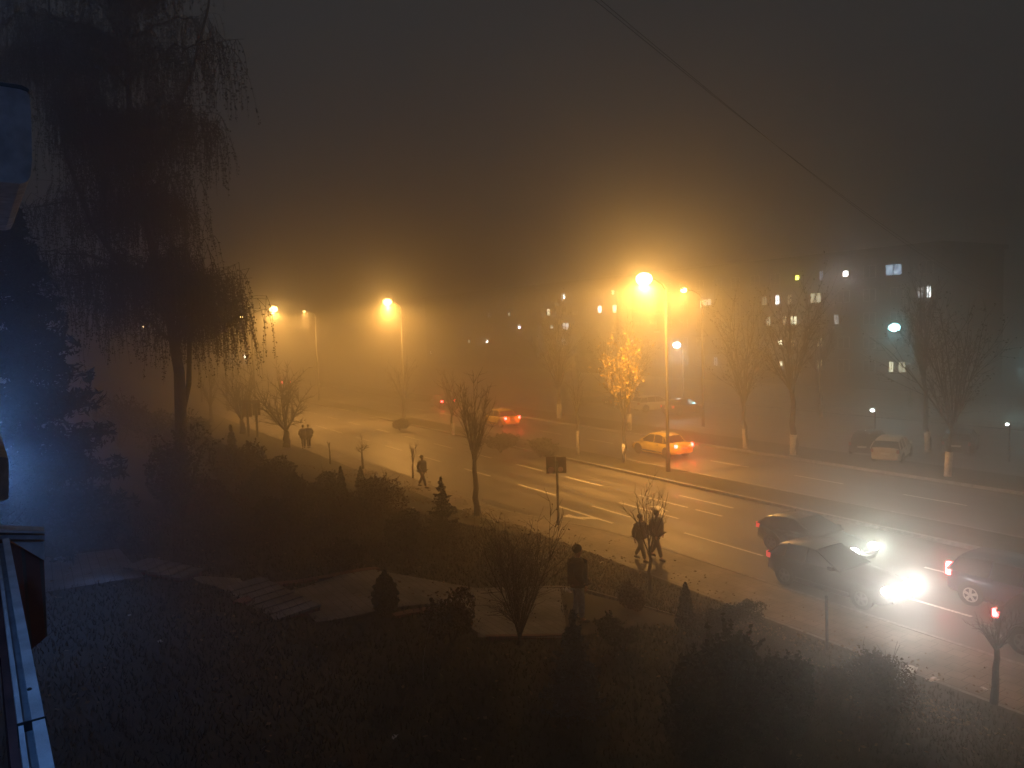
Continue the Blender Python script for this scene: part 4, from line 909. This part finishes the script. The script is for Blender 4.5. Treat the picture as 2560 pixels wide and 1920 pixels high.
wall_quad("coping", [(-60, 1322), (112, 1328), (112, 1334), (-60, 1330)], 4.5, M_WHITEP, t, .12)
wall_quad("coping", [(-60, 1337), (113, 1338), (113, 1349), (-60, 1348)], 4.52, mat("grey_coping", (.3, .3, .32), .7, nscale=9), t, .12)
t = thing("upper_balcony", "pale rounded balcony end at the upper left edge", "balcony", (0, 0, 0))
wall_quad("parapet", [(-260, 190), (0, 214), (50, 222), (68, 230), (75, 246), (78, 300), (80, 400), (76, 440), (68, 455), (50, 459), (0, 455), (-260, 445)], 6.5, M_WHITEP, t, 2.8)
wall_quad("top_rail", [(-260, 176), (0, 205), (55, 213), (72, 222), (72, 228), (50, 220), (0, 212), (-260, 188)], 6.47, M_DARKM, t, 2.8)
t = thing("lower_balcony", "small pale balcony end cut by the left edge above the brick wall", "balcony", (0, 0, 0))
wall_quad("parapet", [(-200, 1120), (0, 1142), (20, 1144), (22, 1160), (22, 1248), (0, 1253), (-200, 1265)], 9, M_WHITEP, t, 2.5)
# the wall of our own building, just outside the left edge, and an unseen blue lamp giving the glow there
t = thing("home_building", "own apartment building wall running along the left edge", "apartment block", (0, 0, 0))
along("wall", pt(-2, -.75), pt(60, -.75), pt(60, -8), pt(-2, -8), M_WALL2, t, 24, 0)
t = thing("unseen_blue_lamp", "unseen blue lamp just outside the left edge", "lamp", (0, 0, 0))
q = pt(23, -.4); q.z = 6.1
MB().box(q.x-.15, q.y-.4, q.z-.25, q.x+.05, q.y-.1, q.z+.25).build("housing", M_DARKM, t); MB().ball((q.x, q.y, q.z), (.1, .1, .22), 10, 8).build("lens", M_BLUEL, t, True)
light('SPOT', "lamp_light", t, (q.x+.1, q.y+.3, q.z), 1100, (.16, .38, .95), .2, -FA*1.0+OUT*.35, 130, 1)
t = thing("blue_fill_strip", "unseen blue light strip added to light the balcony rail", "lamp", (0, 0, 0))
q = pt(1.6, -.45); q.z = 9.6  # strip added out of view so the rail and porch wall turn blue
MB().box(q.x-.3, q.y-.03, q.z, q.x+.3, q.y+.03, q.z+.05).build("strip", M_BLUEL, t)
light('POINT', "lamp_light", t, (q.x, q.y, q.z-.06), 34, (.10, .36, 1.0), .12)

# ================================================================== CABLES
def cable(pa, pb, sag, label, r_=.0055):
    mb = MB(); n_ = 40; c = (pa+pb)/2
    mb.tube([pa.lerp(pb, i/n_)-Vector((0, 0, sag*4*(i/n_)*(1-i/n_)))-c for i in range(n_+1)], r_, 5)
    o = mb.build("overhead_cable", M_BLACKP, None); o.location = c; tag(o, label, "cable", "overhead cables"); return o
cable(PD(1450, -30, 14), PD(2560, 745, 70), 1.2, "upper overhead cable crossing the night sky")
cable(PD(1466, -30, 14.2), PD(2570, 760, 70), 1.3, "lower overhead cable close under the upper one")

# ================================================================== LITTER, LEAVES, GRASS
def litter(px, py, sz, label, seed, name="paper_scrap", elong=1.0):
    rng = random.Random(seed); p = PG(px, py); mb = MB(); n_ = 5; v = []
    for i in range(n_+1):
        for j in range(n_+1): v.append((sz*elong*(i/n_-.5)+rng.uniform(-.01, .01), sz*.6*(j/n_-.5)+rng.uniform(-.01, .01), .01+.12*sz*rng.random()))
    mb.add(v, [(i*(n_+1)+j, (i+1)*(n_+1)+j, (i+1)*(n_+1)+j+1, i*(n_+1)+j+1) for i in range(n_) for j in range(n_)])
    o = mb.build(name, M_PAPER); o.location = (p.x, p.y, p.z+.02); o.rotation_euler = (0, 0, rng.uniform(0, 6)); tag(o, label, "litter", "scraps of litter on the lawn"); return o
litter(400, 1608, .12, "pale scrap on the black lawn below the terrace", 1)
litter(323, 1542, .1, "small pinkish scrap just under the terrace", 2)
litter(898, 1276, .28, "pale scrap among the dark shrubs left of the small spruce", 3)
litter(1033, 1272, .2, "small scrap beside the small pointed spruce", 4)
litter(1235, 1307, .14, "tiny scrap at the grass edge by the street tree", 5)
litter(1415, 1480, .3, "white scrap next to the man's jeans on the path edge", 6, elong=1.6)
litter(1505, 1408, .18, "pale scrap on the leafy grass edge behind the man", 7)
litter(2265, 1690, .5, "long white crumpled plastic sheet at the sidewalk edge", 8, name="plastic_sheet", elong=2.2)
litter(2330, 1703, .3, "smaller white plastic piece right of the long sheet", 9, name="plastic_sheet")
litter(1530, 1610, .09, "tiny scrap between the two round shrubs", 10)
litter(985, 1848, .12, "pale scrap at the bottom of the lawn", 11)
litter(2560-100, 1725, .16, "pale scrap near the right edge street tree", 12)
rng = np.random.default_rng(5); pos = []
for i in range(26000):
    x = rng.uniform(-45, 12); y = 17.4-abs(rng.normal(0, 1.6)) if rng.random() < .6 else rng.uniform(-2, 17.3)
    if rng.random() < .03: y = 17.5+abs(rng.normal(0, .8)); pos.append((x, y, .012)); continue
    if noise.noise(Vector((x*.55, y*.55, 7)))+.5*noise.noise(Vector((x*2.1, y*2.1, 1))) < rng.uniform(-.15, .35): continue
    pos.append((x, y, lawnz(x, y)+(.085 if y < 13.5 else .035)))
pos = np.array(pos); me = cards(pos, .042, up=.9)
tag(obj("fallen_leaves", me, M_FALL), "scattered fallen leaves on lawn and sidewalk edge", "leaves", None, "stuff")
# grass blades
n = 90000; r_ = 5+26*rng.random(n)**.7; a_ = rng.uniform(-.72, .72, n); base = math.atan2(FW.y, FW.x)
gx = r_*np.cos(base+a_); gy = r_*np.sin(base+a_); ok = (gy < 17.2) & (gy > -2); gx, gy = gx[ok], gy[ok]; r_ = r_[ok]
def inpath(x, y): return False
gz = np.array([lawnz(float(x), float(y)) for x, y in zip(gx, gy)])
# keep the paving free
pv = [o for o in bpy.data.objects if o.name.startswith(("terrace", "path_"))]
mask = np.ones(len(gx), bool)
for o in pv:
    me_ = o.data
    if o.name.startswith("path_edging"): continue
    vs = np.array([v_.co[:] for v_ in me_.vertices]); hull = [vs[0, :2], vs[-13, :2], vs[-1, :2], vs[12, :2]]
    cen = sum(hull)/4; hull = [cen+(h_-cen)*.94 for h_ in hull]; s = np.zeros((4, len(gx)))
    for i in range(4):
        A, B = hull[i], hull[(i+1) % 4]; s[i] = (B[0]-A[0])*(gy-A[1])-(B[1]-A[1])*(gx-A[0])
    mask &= ~(((s > 0).all(0)) | ((s < 0).all(0)))
gx, gy, gz, r_ = gx[mask], gy[mask], gz[mask], r_[mask]; n = len(gx)
h = rng.uniform(.05, .13, n); w = .006+.0006*r_; an = rng.uniform(0, 6.28, n); lx = rng.normal(0, .04, n); ly = rng.normal(0, .04, n)
v = np.stack([np.stack([gx-w*np.cos(an), gy-w*np.sin(an), gz-.01], 1), np.stack([gx+w*np.cos(an), gy+w*np.sin(an), gz-.01], 1), np.stack([gx+lx, gy+ly, gz+h], 1)], 1).reshape(-1, 3)
me = bpy.data.meshes.new("grass"); me.vertices.add(3*n); me.vertices.foreach_set("co", v.ravel()); me.loops.add(3*n); me.loops.foreach_set("vertex_index", np.arange(3*n, dtype=np.int32))
me.polygons.add(n); me.polygons.foreach_set("loop_start", np.arange(0, 3*n, 3, dtype=np.int32)); me.update(calc_edges=True)
tag(obj("grass", me, M_GRASS), "short rough grass covering the dark lawn", "grass", None, "stuff")

# ================================================================== HAZE
hz = MB().box(-330, -60, -1.3, 60, 160, 27).build("haze", None)
tag(hz, kind="stuff"); hm = bpy.data.materials.new("haze_air"); hm.use_nodes = True; nt = hm.node_tree; nt.nodes.clear()
out = nt.nodes.new("ShaderNodeOutputMaterial"); pvn = nt.nodes.new("ShaderNodeVolumePrincipled")
pvn.inputs["Color"].default_value = (.93, .92, .92, 1); pvn.inputs["Density"].default_value = .0195; pvn.inputs["Anisotropy"].default_value = .87
nt.links.new(pvn.outputs[0], out.inputs["Volume"]); hz.data.materials.append(hm)
bpy.context.view_layer.update()
